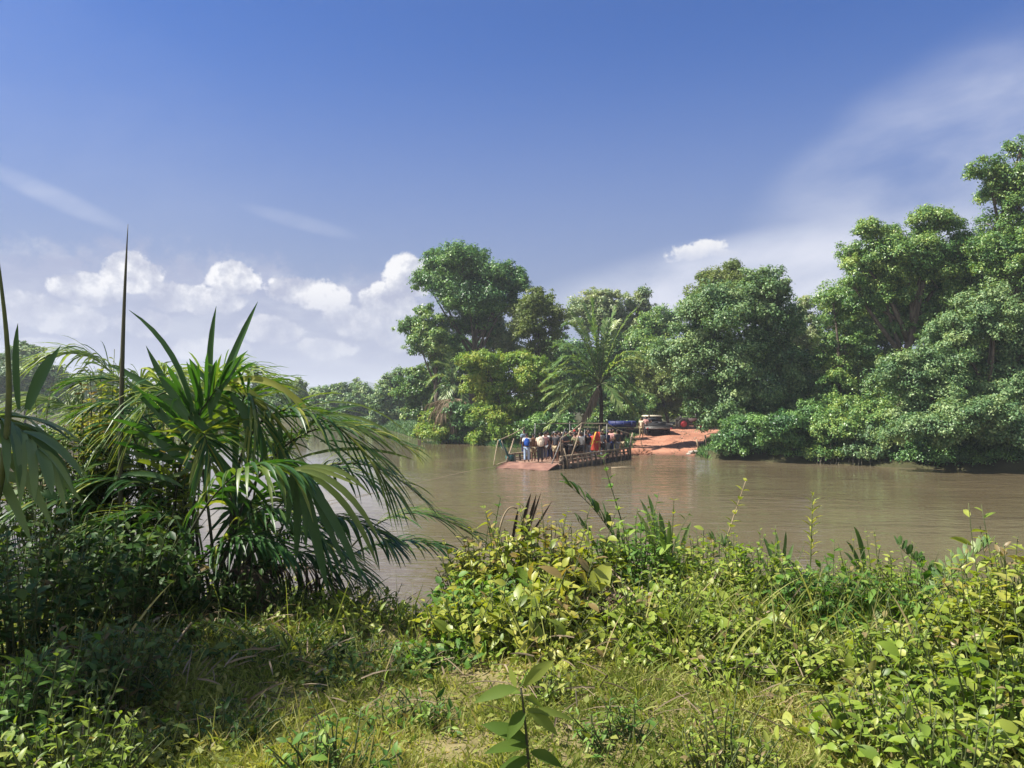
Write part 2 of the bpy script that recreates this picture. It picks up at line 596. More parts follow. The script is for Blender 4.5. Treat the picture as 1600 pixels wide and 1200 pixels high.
# near plants
M['n_palm'] = leaf_mat('near_palm_leaf', (0.022, 0.07, 0.016), (0.045, 0.115, 0.026), (0.30, 0.31, 0.06), 0.32, 0.42, 0.45, 1.6, 0.25, (1.5, 1.6, 0.4))
M['n_palm_pale'] = leaf_mat('pale_palm_leaf', (0.09, 0.16, 0.06), (0.17, 0.25, 0.09), (0.32, 0.37, 0.16), 0.38, 0.45, 0.45, 1.6, 0.3)
M['n_bush'] = leaf_mat('yellow_green_leaf', (0.089, 0.142, 0.015), (0.248, 0.307, 0.038), (0.437, 0.414, 0.081), 0.4, 0.42, 0.5, 2.2, 0.5, dead=(0.26, 0.19, 0.07))
M['n_green'] = leaf_mat('fresh_green_leaf', (0.042, 0.116, 0.021), (0.118, 0.236, 0.041), (0.253, 0.356, 0.069), 0.4, 0.5, 0.3, 2.2, 0.4)
M['n_sapling'] = leaf_mat('sapling_leaf', (0.035, 0.08, 0.014), (0.08, 0.14, 0.022), (0.24, 0.29, 0.06), 0.4, 0.6, 0.12, 6, 0.3)
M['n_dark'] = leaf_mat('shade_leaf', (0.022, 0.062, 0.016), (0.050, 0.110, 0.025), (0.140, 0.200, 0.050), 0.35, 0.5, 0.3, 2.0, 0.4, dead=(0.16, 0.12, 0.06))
M['n_vine'] = leaf_mat('vine_leaf', (0.084, 0.152, 0.017), (0.224, 0.319, 0.041), (0.391, 0.414, 0.092), 0.42, 0.45, 0.45, 1.4, 0.6, dead=(0.25, 0.19, 0.09))
M['n_fern'] = leaf_mat('fern_leaf', (0.045, 0.110, 0.035), (0.110, 0.190, 0.060), (0.300, 0.360, 0.160), 0.35, 0.5, 0.3, 2.0, 0.4)
M['n_cover'] = leaf_mat('ground_leaf', (0.08, 0.125, 0.02), (0.21, 0.255, 0.045), (0.37, 0.37, 0.10), 0.4, 0.5, 0.35, 1.2, 0.6, dead=(0.22, 0.17, 0.09))
M['grass'] = leaf_mat('grass_blade', (0.08, 0.135, 0.022), (0.25, 0.29, 0.07), (0.50, 0.49, 0.19), 0.4, 0.5, 0.35, 0.9, 0.6, dead=(0.5, 0.4, 0.22))
M['dead_leaf'] = leaf_mat('withered_leaf', (0.03, 0.022, 0.015), (0.075, 0.055, 0.04), (0.15, 0.11, 0.08), 0.1, 0.8, 0.2, 3, 0.4, (1, 0.9, 0.7))

# ------------------------------------------------------------------ terrain
FB = np.array([(-3000, 400), (-300, 168), (-120, 150), (-60, 136), (-40, 128), (-24, 118), (-17, 104), (-13.5, 92), (-11, 83), (-7, 74.5), (-3.4, 68.5),
               (0, 64), (4, 60), (7.4, 57), (9, 55.8), (12.6, 55), (13.6, 52.2), (16.5, 50.2), (20, 48), (28, 42), (45, 37), (90, 34), (3000, 30)], float)


def far_edge(x):
    return np.interp(x, FB[:, 0], FB[:, 1]) + 0.35 * np.sin(x * 1.3) * (np.abs(x) < 60)


def near_edge(x):
    return 12.6 + 0.5 * np.sin(np.asarray(x) * 0.55) + 0.25 * np.sin(np.asarray(x) * 1.7)


def road_mid(y):
    return np.interp(y, [50, 55, 68, 78, 92], [10.6, 10.8, 14.2, 18.5, 23])


def road_half(y):
    return np.interp(y, [50, 55, 68, 78, 92], [2.5, 2.4, 3.6, 3.2, 3.4])


def ground_z(x, y):
    x, y = np.asarray(x, float), np.asarray(y, float)
    s = y - far_edge(x)
    far = np.where(s < 0, np.maximum(-1.4, 0.4 * s), np.minimum(1.0, 0.35 * s))
    on = np.clip(1.6 - np.abs(x - road_mid(y)) / road_half(y), 0, 1)
    on = np.clip(on / 0.45, 0, 1)
    ramp = np.where(s < 0, np.maximum(-1.4, 0.25 * s), np.minimum(1.0, 0.058 * s))
    far = far * (1 - on) + ramp * on
    far = far + 0.06 * np.sin(x * 0.9 + 1.3) * np.cos(y * 0.7) * (s > 0.5)
    ne = near_edge(x)
    t = np.clip((y - 5.5) / (ne - 5.5), 0, 2)
    near = 2.4 * (1 - t ** 1.05)
    near = np.maximum(near, -1.4)
    near = np.where(y < 5.5, 2.4 + 0.05 * np.sin(x * 2.1) * np.sin(y * 1.7), near + 0.05 * np.sin(x * 2.3 + y) * np.cos(y * 1.9))
    return np.maximum(near, far)


def gz(x, y):
    return float(ground_z(x, y))


def at_ground(px, d):
    x = (px - 800) / 1200 * d / CP
    return np.array((x, d, gz(x, d)))


def spread(lo, hi, step, far_lo, far_hi):
    mid = list(np.arange(lo, hi + 1e-6, step))
    out, q, s = [], lo, step
    while q > far_lo:
        s *= 1.25
        q -= s
        out.append(q)
    low = out[::-1]
    out, q, s = [], hi, step
    while q < far_hi:
        s *= 1.25
        q += s
        out.append(q)
    return np.array(low + mid + out)


def grid_mesh(xs, ys, zf):
    Xg, Yg = np.meshgrid(xs, ys)
    V = np.stack([Xg, Yg, zf(Xg, Yg)], -1).reshape(-1, 3)
    nx = len(xs)
    i = np.arange(len(ys) - 1)[:, None] * nx
    j = np.arange(nx - 1)[None]
    f = np.stack([i + j, i + j + 1, i + nx + j + 1, i + nx + j], -1).reshape(-1, 4)
    return V, f


mb = MB()
mb.add(*grid_mesh(spread(-26, 34, 0.5, -3000, 3000), spread(-2, 92, 0.5, -120, 5000), ground_z))
tag(mb.build('ground', M['earth'], smooth=True), kind='structure')
mb = MB()
mb.add(*grid_mesh(np.array([-1500, -400, -100, -30, 0, 30, 100, 400, 1500.]), np.array([6, 20, 50, 90, 200, 500, 1500.]), lambda x, y: x * 0))
tag(mb.build('water', M['water']), kind='structure')

# the red road rising from the landing
ys = np.linspace(53.2, 95, 70)
V = []
for k, y in enumerate(ys):
    m_, h_ = road_mid(y), road_half(y)
    for q in np.linspace(-1, 1, 15):
        e = 0.25 * math.sin(y * 1.9 + q * 3) + 0.2 * math.sin(y * 0.8)
        x = m_ + q * h_ + (e if abs(q) > 0.9 else 0)
        z = gz(x, y) + 0.035 - 0.05 * abs(q) ** 6 + 0.02 * math.sin(x * 5) * math.sin(y * 3)
        for tr_ in (-0.35, 0.3):
            z -= 0.03 * math.exp(-((q - tr_) / 0.09) ** 2)
        V.append((x, y, z))
n = 15
i = np.arange(len(ys) - 1)[:, None] * n
j = np.arange(n - 1)[None]
mb = MB()
mb.add(V, np.stack([i + j, i + j + 1, i + n + j + 1, i + n + j], -1).reshape(-1, 4))
tag(mb.build('dirt_road', M['road'], smooth=True), kind='structure')

# far hill on the horizon
mb = MB()
xs = np.linspace(-1500, 600, 90)
hz = 14 + 34 * np.exp(-((xs + 400) / 120) ** 2) + 16 * np.exp(-((xs + 620) / 160) ** 2) + 3 * np.sin(xs * 0.03)
V, n = [], 5
for x, h in zip(xs, hz):
    for yy, k in ((1800, 0), (1860, 0.6), (1950, 1), (2100, 0.7), (2300, 0)):
        V.append((x, yy, 0.8 + h * k))
i = np.arange(len(xs) - 1)[:, None] * n
j = np.arange(n - 1)[None]
mb.add(V, np.stack([i + j, i + n + j, i + n + j + 1, i + j + 1], -1).reshape(-1, 4))
tag(mb.build('hills', rough_mat('hill_forest', (0.03, 0.06, 0.03), (0.05, 0.085, 0.04), 0.03, 0.9, 0), smooth=True), kind='structure')


# ------------------------------------------------------------------ trees across the river
def crown_cloud(mb, lobes, leaf, cover=1.0, flat=0.8, sub_scale=0.42, drape=0.25, back=0.5):
    """Lobes (centre, radii) become sub-lobes, each a loose shell of leaves, so light and dark clumps form."""
    for (c, r) in lobes:
        c, r = np.asarray(c), np.asarray(r)
        rm = float(np.prod(r) ** (1 / 3))
        ns = int(np.clip(16 + 9 * rm, 14, 44))
        dirs = sphere_dirs(ns * 2)
        dirs = dirs[dirs[:, 2] > -0.8][:ns]
        for dv in dirs:
            # fewer leaves on the side turned away from the river
            dens = cover * (1.0 if dv[1] < 0.35 else back)
            sc = c + dv * r * rng.uniform(0.35, 1.12)
            sr = sub_scale * rm * rng.uniform(0.45, 1.3)
            area = 2 * math.pi * sr * sr * 1.3
            n = int(dens * 1.55 * area / (leaf * leaf * 0.30))
            n = max(6, min(n, 2600))
            ng = max(5, int(n / 26))
            q = sphere_dirs(ng)
            q[:, 2] = np.where(q[:, 2] < -0.5, -q[:, 2] * rng.uniform(0.0, 1, ng), q[:, 2])
            rad = sr * rng.uniform(0.45, 1.08, ng)
            rad = np.where(rng.random(ng) < 0.15, sr * rng.uniform(1.1, 1.5, ng), rad)
            G = q * rad[:, None] * np.array((1, 1, flat))
            G[:, 2] -= drape * rng.random(ng) ** 2 * sr * 1.6
            gs = np.clip(0.20 * sr, 0.13, 0.36) * rng.uniform(0.7, 1.3, ng)
            gi = rng.integers(0, ng, n)
            off = rng.normal(size=(n, 3)) * gs[gi][:, None] * np.array((1, 1, 0.75))
            P = sc + G[gi] + off
            N = unit(q[gi] * 0.5 + unit(off) * 0.45 + np.array((0, 0, 0.5)) + rng.normal(size=(n, 3)) * 0.4)
            D = unit(np.cross(N, rng.normal(size=(n, 3))) + np.array((0, 0, -0.25)))
            base = rng.normal(0.5, 0.12)
            mb.leaves(P, D, N, leaf * rng.uniform(0.7, 1.25, n), leaf * 0.58 * rng.uniform(0.8, 1.2, n), np.clip(base + rng.normal(0, 0.16, n), 0, 1))


def limb(mb, a, b, r0, r1, sag=0.12, n=6, sides=6):
    a, b = np.asarray(a, float), np.asarray(b, float)
    L = np.linalg.norm(b - a)
    mid = (a + b) / 2 + rng.normal(size=3) * L * sag * 0.5 + np.array((0, 0, L * sag * 0.4))
    mb.tube(bez([a, mid, b], n), np.linspace(r0, r1, n), sides)


def tree(label, d, base_px, lobes, mat='t_mid', name='tree', cat='tree', group='trees on the far bank', leaf=None, cover=1.0, flat=0.8,
         trunk_r=0.22, bark='bark', drape=0.25, lean=0.0, sub_scale=0.42, depth=0.8):
    base = at_ground(base_px, d)
    base[2] -= 0.1
    root = empty(name, base, label, cat, group)
    L = []
    for q in lobes:
        px, py, rx, ry = q[:4]
        dd = q[4] if len(q) > 4 else rng.uniform(-0.35, 0.35) * rx * d / 1200 * 1.5
        c = W(px, py, d + dd)
        s = d / 1200
        L.append((c, (rx * s, rx * s * depth, ry * s)))
    leaf = (leaf or 0.0037 * d) * 0.86
    mbl = MB()
    crown_cloud(mbl, L, leaf, cover, flat, sub_scale, drape)
    mbl.build('crown', M[mat], root)
    t = MB()
    zs = np.array([c[2] for c, r in L])
    top = L[int(np.argmax(zs))][0]
    h = top[2] - base[2]
    cm = np.mean([c for c, r in L], axis=0)
    fork = base + (cm - base) * 0.45
    fork[2] = base[2] + h * 0.36
    t.tube(bez([base, (base + fork) / 2 + rng.normal(size=3) * 0.15, fork], 7), np.linspace(trunk_r * 1.25, trunk_r * 0.8, 7), 8)
    limb(t, fork, top, trunk_r * 0.75, trunk_r * 0.15, 0.08, 8)
    for c, r in L:
        st = fork + (top - fork) * rng.uniform(0, 0.35)
        if c[2] < fork[2]:
            st = base + (fork - base) * rng.uniform(0.4, 0.9)
        limb(t, st, c, trunk_r * 0.45, trunk_r * 0.1, 0.15)
        for _ in range(4):
            e = c + unit(rng.normal(size=3)) * np.array(r) * 0.85
            limb(t, c + (st - c) * rng.uniform(0, 0.3), e, trunk_r * 0.14, 0.02, 0.1, 4, 4)
    t.build('trunk', M[bark], root, smooth=True)
    return root


def hanging_stems(root, px0, px1, y0, y1, d, n):
    mb = MB()
    for _ in range(n):
        x = rng.uniform(px0, px1)
        a, b = W(x, y0 + rng.uniform(-8, 8), d + rng.uniform(0, 1.0)), W(x + rng.uniform(-5, 5), y1, d + rng.uniform(-0.6, 0.2))
        b[2] = -0.1
        mb.tube(bez([a, (a + b) / 2 + rng.normal(0, 0.12, 3), b], 6), np.linspace(0.010, 0.016, 6), 4)
    mb.build('hanging_stems', M['stem_pale'], root)


def build_far_trees():
    T = tree
    T('tallest dark green tree on the far bank, left of the coconut palm', 78, 735,
      [(720, 425, 49, 36), (684, 422, 30, 26), (668, 440, 20, 14), (740, 402, 27, 14), (788, 441, 34, 26), (812, 440, 18, 20), (795, 422, 14, 12),
       (730, 467, 50, 32), (738, 512, 36, 32), (798, 474, 22, 16)], 't_deep', trunk_r=0.4)
    T('leaning dark tree bulging out low over the river bend', 77, 690,
      [(643, 508, 23, 16), (675, 498, 28, 20), (690, 530, 30, 24), (657, 540, 23, 20), (697, 560, 30, 24), (664, 522, 22, 20)], 't_mid', trunk_r=0.3)
    T('pale young tree behind the layered bright tree', 80, 785, [(782, 529, 26, 26), (770, 505, 18, 18), (800, 550, 26, 20)], 't_pale', trunk_r=0.2)
    T('yellowish open crowned tree left of the coconut palm', 74, 842,
      [(840, 490, 36, 30), (847, 467, 26, 14), (821, 513, 28, 22), (860, 514, 20, 22), (840, 542, 28, 18), (815, 490, 20, 20)], 't_yellow', cover=0.75, trunk_r=0.22)
    T('bright green tree with flat layered crown above the ferry', 67, 790,
      [(752, 560, 36, 14), (804, 564, 42, 15), (785, 592, 46, 22), (764, 612, 34, 22), (826, 588, 28, 20), (808, 628, 36, 26), (745, 585, 24, 18), (850, 615, 24, 24), (780, 650, 40, 18)],
      't_bright', flat=0.55, trunk_r=0.2)
    T('small rounded tree at the tip of the far bank', 80, 655, [(655, 588, 22, 20), (640, 610, 22, 22), (665, 616, 26, 26), (648, 640, 24, 16)], 't_mid', trunk_r=0.15)
    T('hazy bushy tree where the river bends away', 108, 618, [(618, 598, 28, 20), (604, 622, 24, 24), (630, 632, 26, 24), (598, 645, 26, 14), (628, 650, 30, 14)], 't_far', trunk_r=0.15)
    # low yellow-green bushes at the water
    B = dict(name='shrub', cat='shrub', group='shrubs along the far waterline', trunk_r=0.06, flat=0.8)
    T('yellow green bush leaning over the water under the dead fronds', 73, 690, [(690, 668, 36, 16), (668, 672, 22, 13), (712, 676, 24, 14), (690, 650, 24, 12)], 't_bright', **B)
    T('rounded yellow bush at the water left of the ferry', 69, 758, [(756, 680, 24, 15), (744, 685, 16, 11), (770, 672, 22, 16)], 't_bright', **B)
    T('bright bush just behind the person at the ferry\'s far corner', 66, 800, [(795, 668, 28, 18), (815, 660, 22, 16), (790, 682, 22, 12)], 't_bright', **B)
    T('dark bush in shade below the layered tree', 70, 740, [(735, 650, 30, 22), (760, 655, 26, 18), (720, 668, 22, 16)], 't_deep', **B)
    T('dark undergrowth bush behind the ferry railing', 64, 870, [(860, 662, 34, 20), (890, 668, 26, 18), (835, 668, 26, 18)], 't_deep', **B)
    T('dark undergrowth bush beside the coconut palm trunk', 73, 960, [(965, 648, 30, 18), (1000, 632, 24, 16), (940, 650, 26, 18)], 't_mid', **B)
    # behind the coconut palm
    T('pale tree rising straight behind the coconut palm', 96, 935, [(930, 486, 34, 30), (950, 474, 24, 22), (912, 500, 22, 22), (955, 500, 28, 24), (940, 465, 16, 12)], 't_pale', cover=0.8, trunk_r=0.3)
    T('slim pale tree right behind the coconut palm', 96, 998, [(996, 472, 22, 20), (1000, 500, 24, 24), (992, 518, 26, 24)], 't_pale', cover=0.8, trunk_r=0.25)
    T('broad mid green tree behind the parked truck', 84, 1025, [(1024, 512, 36, 34), (1020, 560, 44, 36), (1045, 590, 40, 34), (1000, 590, 34, 34), (1030, 620, 44, 24)], 't_mid', trunk_r=0.3)
    T('yellow green tree beside the road behind the truck', 80, 1045, [(1018, 575, 26, 26), (1040, 600, 30, 26), (1012, 612, 26, 20), (1050, 630, 36, 18)], 't_yellow', trunk_r=0.16)
    T('dark leafy thicket at the end of the red road', 94, 1085, [(1075, 640, 34, 18), (1110, 645, 36, 18), (1050, 645, 26, 14), (1095, 625, 40, 20)], 't_mid', **{**B, 'group': None})
    # big round tree right of the road
    T('yellowish treetop poking up behind the big round tree', 70, 1140, [(1138, 436, 48, 20), (1120, 450, 40, 22), (1165, 452, 36, 22), (1135, 480, 55, 30)], 't_yellow', trunk_r=0.3)
    T('big round glossy tree right of the red road', 57, 1165,
      [(1186, 452, 38, 26), (1143, 489, 60, 36), (1217, 497, 38, 42), (1080, 499, 33, 36), (1068, 552, 42, 42), (1133, 548, 60, 45), (1217, 557, 48, 45), (1147, 608, 58, 38),
       (1092, 612, 38, 34), (1194, 645, 48, 28), (1130, 650, 44, 24), (1240, 610, 40, 40)], 't_gloss', trunk_r=0.42, leaf=0.23)
    T('slim pale tree filling the gap right of the big round tree', 72, 1262, [(1255, 490, 18, 24), (1262, 525, 24, 30), (1270, 570, 30, 36), (1258, 610, 34, 30)], 't_pale', trunk_r=0.2)
    T('feathery grey green tree left of the tall right hand trees', 55, 1305,
      [(1301, 470, 22, 18), (1318, 500, 34, 36), (1332, 545, 34, 44), (1292, 552, 24, 40), (1301, 601, 38, 38), (1345, 600, 34, 34)], 't_mid', cover=0.8, trunk_r=0.25, sub_scale=0.33)
    T('tall spreading tree with a high rounded crown on the right', 53, 1410,
      [(1376, 363, 36, 20), (1339, 405, 34, 24), (1404, 396, 50, 32), (1460, 352, 36, 26), (1385, 450, 40, 32), (1450, 422, 54, 42), (1507, 410, 44, 42), (1423, 497, 44, 42), (1330, 440, 20, 16),
       (1500, 470, 48, 44), (1355, 470, 24, 24)], 't_mid', trunk_r=0.42, leaf=0.2)
    T('tallest feathery tree at the right edge', 50, 1590,
      [(1544, 268, 34, 22), (1563, 303, 36, 28), (1595, 232, 22, 22), (1577, 354, 40, 38), (1620, 300, 44, 50), (1600, 400, 46, 44), (1572, 432, 44, 42), (1615, 465, 50, 48), (1560, 395, 36, 34), (1640, 380, 50, 60), (1650, 250, 40, 40)], 't_mid', trunk_r=0.4, leaf=0.19, cover=0.85)
    T('leafy tree bulging forward under the tallest one', 47, 1530,
      [(1483, 527, 48, 34), (1553, 500, 45, 44), (1460, 573, 48, 34), (1553, 570, 50, 40), (1620, 520, 50, 50), (1610, 600, 50, 44)], 't_gloss', trunk_r=0.3, leaf=0.19)
    T('rounded tree overhanging the water at the lower right', 45.5, 1500,
      [(1404, 585, 44, 34), (1451, 634, 48, 34), (1544, 637, 54, 38), (1500, 668, 48, 26, -2.5), (1577, 680, 46, 24, -2.5), (1620, 660, 44, 34, -2), (1440, 668, 44, 24, -2.5), (1540, 655, 50, 26, -3)], 't_gloss', trunk_r=0.25, leaf=0.19)
    T('bushy tree over the water between the round tree and right edge', 50.5, 1370,
      [(1376, 648, 40, 30, -1.5), (1343, 672, 44, 24, -2), (1395, 686, 36, 20, -2), (1330, 640, 34, 26), (1300, 668, 34, 22, -2)], 't_mid', trunk_r=0.18)
    # deeper rows that close the wood behind
    for lab, d, bp, lo, mt in (('dim tree deep in the wood between the layered tree and the coconut palm', 92, 875, [(872, 560, 34, 40), (868, 610, 36, 36), (895, 630, 36, 30), (850, 640, 36, 26), (890, 585, 30, 30)], 't_mid'),
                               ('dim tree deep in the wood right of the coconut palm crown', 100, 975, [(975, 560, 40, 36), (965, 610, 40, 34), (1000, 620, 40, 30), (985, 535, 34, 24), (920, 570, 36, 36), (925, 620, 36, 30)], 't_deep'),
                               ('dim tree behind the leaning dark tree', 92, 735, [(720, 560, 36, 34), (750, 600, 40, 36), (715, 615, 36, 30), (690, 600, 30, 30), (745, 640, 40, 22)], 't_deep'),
                               ('shadowy tree behind the gap right of the big round tree', 78, 1275, [(1270, 560, 44, 44), (1290, 620, 48, 40), (1250, 640, 44, 34), (1310, 660, 40, 24)], 't_mid'),
                               ('shadowy tree behind the feathery grey green tree', 70, 1370, [(1335, 480, 48, 44), (1400, 500, 50, 44), (1360, 540, 50, 50), (1380, 610, 54, 46), (1340, 640, 50, 36), (1400, 660, 50, 28)], 't_mid'),
                               ('shadowy tree behind the tall spreading tree', 66, 1460, [(1400, 450, 46, 38), (1480, 430, 50, 42), (1450, 500, 56, 50), (1480, 570, 56, 50), (1440, 630, 54, 40), (1500, 650, 50, 34)], 't_mid'),
                               ('shadowy tree behind the right edge trees', 62, 1570, [(1560, 430, 56, 56), (1590, 510, 60, 56), (1560, 590, 60, 50), (1600, 650, 56, 36), (1540, 650, 40, 30)], 't_mid')):
        T(lab, d, bp, lo, mt, trunk_r=0.25)
    # waterline shrubs under the right trees
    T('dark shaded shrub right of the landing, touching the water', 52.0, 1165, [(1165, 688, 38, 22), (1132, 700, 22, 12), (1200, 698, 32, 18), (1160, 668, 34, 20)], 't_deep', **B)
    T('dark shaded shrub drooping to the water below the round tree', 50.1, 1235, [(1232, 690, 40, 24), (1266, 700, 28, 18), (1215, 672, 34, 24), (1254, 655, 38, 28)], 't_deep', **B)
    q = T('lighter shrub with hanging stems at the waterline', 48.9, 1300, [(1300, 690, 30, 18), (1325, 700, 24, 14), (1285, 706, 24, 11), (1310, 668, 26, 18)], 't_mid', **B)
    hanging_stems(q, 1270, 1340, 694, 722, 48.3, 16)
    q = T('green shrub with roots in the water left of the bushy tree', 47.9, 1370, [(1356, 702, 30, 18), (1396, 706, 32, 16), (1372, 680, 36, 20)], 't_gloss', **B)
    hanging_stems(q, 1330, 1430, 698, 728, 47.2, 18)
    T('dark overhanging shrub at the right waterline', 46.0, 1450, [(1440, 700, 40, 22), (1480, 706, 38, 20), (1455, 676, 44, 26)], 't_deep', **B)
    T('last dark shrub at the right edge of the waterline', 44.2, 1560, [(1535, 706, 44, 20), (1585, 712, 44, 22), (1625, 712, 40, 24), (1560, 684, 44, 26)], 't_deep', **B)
    # distant treeline at the left
    far = [('low far tree just left of the river bend', 132, 570, [(575, 625, 24, 20), (558, 632, 22, 20), (590, 642, 24, 16)]),
           ('far palm like tree with ragged top in the distant treeline', 138, 530, [(530, 612, 12, 14), (524, 630, 20, 18), (542, 638, 24, 16)]),
           ('far round tree in the middle of the distant treeline', 140, 560, [(556, 608, 14, 14), (560, 622, 18, 16), (552, 640, 22, 14)]),
           ('far dark tree beside the ragged one', 141, 505, [(500, 622, 22, 16), (512, 640, 24, 16), (490, 645, 22, 14)]),
           ('far tall tree above the yellow palm frond', 142, 460, [(458, 606, 20, 14), (452, 622, 26, 18), (474, 630, 24, 18), (460, 645, 28, 14)]),
           ('far tree behind the arching yellow frond', 146, 415, [(415, 612, 26, 18), (400, 630, 28, 20), (432, 638, 26, 16)]),
           ('far tree glimpsed between the upright palm leaflets', 148, 360, [(365, 618, 28, 16), (345, 632, 30, 20), (380, 640, 30, 16)]),
           ('far tree behind the foreground palm crown', 150, 290, [(300, 622, 30, 18), (270, 632, 34, 20)]),
           ('far tree left of the spear leaf', 150, 140, [(150, 610, 34, 26), (110, 620, 34, 26), (180, 630, 34, 20)]),
           ('blurred bluish tree at the far left edge', 120, 40, [(40, 560, 26, 24), (20, 580, 34, 30), (60, 590, 34, 28), (0, 600, 40, 36), (80, 620, 40, 26)])]
    for lab, d, bp, lo in far:
        T(lab, d, bp, lo, 't_far', trunk_r=0.2, leaf=0.0042 * d, group='distant treeline at the left')


build_far_trees()


# ------------------------------------------------------------------ palms
def frond(ml, mr, pts, n=40, L=0.8, width=0.05, start=0.18, angle=(75, 30), droop=0.35, lift=0.25, r0=0.02, fold=0.3, tint=0.45, spread_t=0.16, k=6,
          prof=None, up=None, sides=(-1, 1), jitter=0.12, gather=0.0):
    """A pinnate leaf: rachis along Bezier pts, leaflets on both sides."""
    P = bez(pts, 40)
    mr.tube(P, np.linspace(r0, r0 * 0.2, 40), 5)
    T = unit(np.gradient(P, axis=0))
    for sgn in sides:
        t = np.linspace(start, 0.995, n) + rng.normal(0, 0.25 / n, n)
        t = np.clip(t, start, 1)
        idx = t * 39
        i0 = np.clip(idx.astype(int), 0, 38)
        fr = (idx - i0)[:, None]
        B = P[i0] * (1 - fr) + P[i0 + 1] * fr
        Tt = T[i0]
        S = unit(np.cross(Tt, np.array((0, 0, 1.0)) if up is None else np.asarray(up)))
        U = np.cross(S, Tt)
        a = np.radians(np.interp(t, [start, 1], angle) + rng.normal(0, 6, n))[:, None]
        D = unit(np.cos(a) * Tt + np.sin(a) * S * sgn + U * (lift + rng.normal(0, jitter, n)[:, None]))
        if prof is None:
            pl = np.interp(t, [start, start + 0.15, 0.6, 0.9, 1], [0.55, 0.9, 1.0, 0.75, 0.5])
        else:
            pl = np.interp(t, *prof)
        Ln = (L * pl * rng.uniform(0.88, 1.1, n))[:, None, None]
        s = np.linspace(0, 1, k)[None, :, None]
        dr = (droop * rng.uniform(0.6, 1.3, n))[:, None, None]
        C = B[:, None] + D[:, None] * Ln * s * (1 - 0.25 * dr * s) + np.array((0, 0, -1.0)) * dr * Ln * s ** 2
        wd = width * np.interp(np.linspace(0, 1, k), [0, 0.15, 0.5, 0.8, 1], [0.35, 0.9, 1.0, 0.7, 0.04])[None] * rng.uniform(0.8, 1.15, n)[:, None]
        ml.ribbons(C, wd, unit(U + rng.normal(size=U.shape) * 0.15), fold, np.clip(tint + rng.normal(0, spread_t, n), 0, 1))


def far_palm(label, d, hub_px, base_px, tips, L, width, n=34, mat='t_palm', trunk_r=0.22, group='palms on the far bank', name='palm_tree', dead=()):
    base = at_ground(base_px[0], d)
    base[2] -= 0.1
    root = empty(name, base, label, 'palm', group)
    hub = W(*hub_px, d)
    mt = MB()
    p = bez([base, (base + hub) / 2 + np.array((0.25, 0, 0)), hub], 14)
    mt.tube(p, np.linspace(trunk_r * 1.2, trunk_r * 0.8, 14) * (1 + 0.08 * np.sin(np.arange(14) * 2.4)), 9)
    mt.build('trunk', M['bark_dark'], root, smooth=True)
    for (cx, cy, tx, ty, dd) in tips:
        ml, mr = MB(), MB()
        c = W(cx, cy, d + dd * 0.5)
        e = W(tx, ty, d + dd)
        frond(ml, mr, [hub, c, e], n, L, width, 0.14, (66, 28), 0.25, 0.1, 0.05, 0.3, 0.56 + rng.normal(0, 0.12), 0.12, 5)
        f = ml.build('frond', M[mat], root)
        mr.build('rachis', M['stem_green'], f)
    for (cx, cy, tx, ty, dd) in dead:
        ml, mr = MB(), MB()
        frond(ml, mr, [hub, W(cx, cy, d + dd * 0.5), W(tx, ty, d + dd)], n, L * 0.8, width, 0.2, (60, 20), 1.0, -0.1, 0.04, 0.6, 0.5, 0.2, 5)
        f = ml.build('dead_frond', M['thatch'], root)
        mr.build('rachis', M['stem_dry'], f)
    return root


far_palm('tall coconut palm leaning over the far landing', 60, (938, 600), (936, 668),
         [(930, 530, 925, 468, 0.3), (945, 540, 946, 500, 0.8), (905, 492, 882, 508, -0.5), (905, 525, 868, 540, 1.0), (893, 530, 864, 574, -1.6), (885, 560, 846, 600, -0.4),
          (890, 588, 850, 622, -1.5), (893, 602, 853, 643, 0.4), (895, 622, 853, 670, -1.2), (968, 500, 1000, 512, 0.6), (972, 528, 1006, 560, -1.3), (985, 545, 1024, 582, 0.2),
          (978, 585, 996, 614, -1.4), (970, 606, 992, 645, 0.5), (955, 505, 966, 502, 1.5), (915, 520, 905, 500, 1.6), (955, 600, 968, 640, -2.2),
          (955, 550, 1005, 632, -1.8), (915, 560, 868, 650, -2), (950, 520, 1012, 600, 1.5), (920, 520, 860, 590, 1.5), (935, 520, 912, 476, 1.0), (942, 530, 962, 480, 0.6), (905, 562, 850, 578, -1.8), (975, 562, 1028, 604, -1.0), (900, 584, 850, 610, -2.0), (972, 592, 1020, 618, -1.6), (918, 515, 888, 482, 0.4), (960, 515, 992, 484, -0.4), (900, 600, 858, 634, -2.2), (965, 545, 1016, 566, -2.0)], 0.85, 0.11, 52, trunk_r=0.15, dead=[(930, 610, 905, 668, -1.5)])
far_palm('dark oil palm half hidden under the tallest tree', 74, (707, 602), (715, 670),
         [(700, 565, 684, 566, 0), (690, 572, 668, 600, -1), (715, 560, 728, 566, 0.5), (690, 590, 676, 622, -0.6), (725, 575, 742, 604, -0.8), (700, 600, 692, 634, -1.8), (718, 600, 730, 636, -1.4), (706, 570, 700, 548, 1)],
         1.05, 0.1, 26)


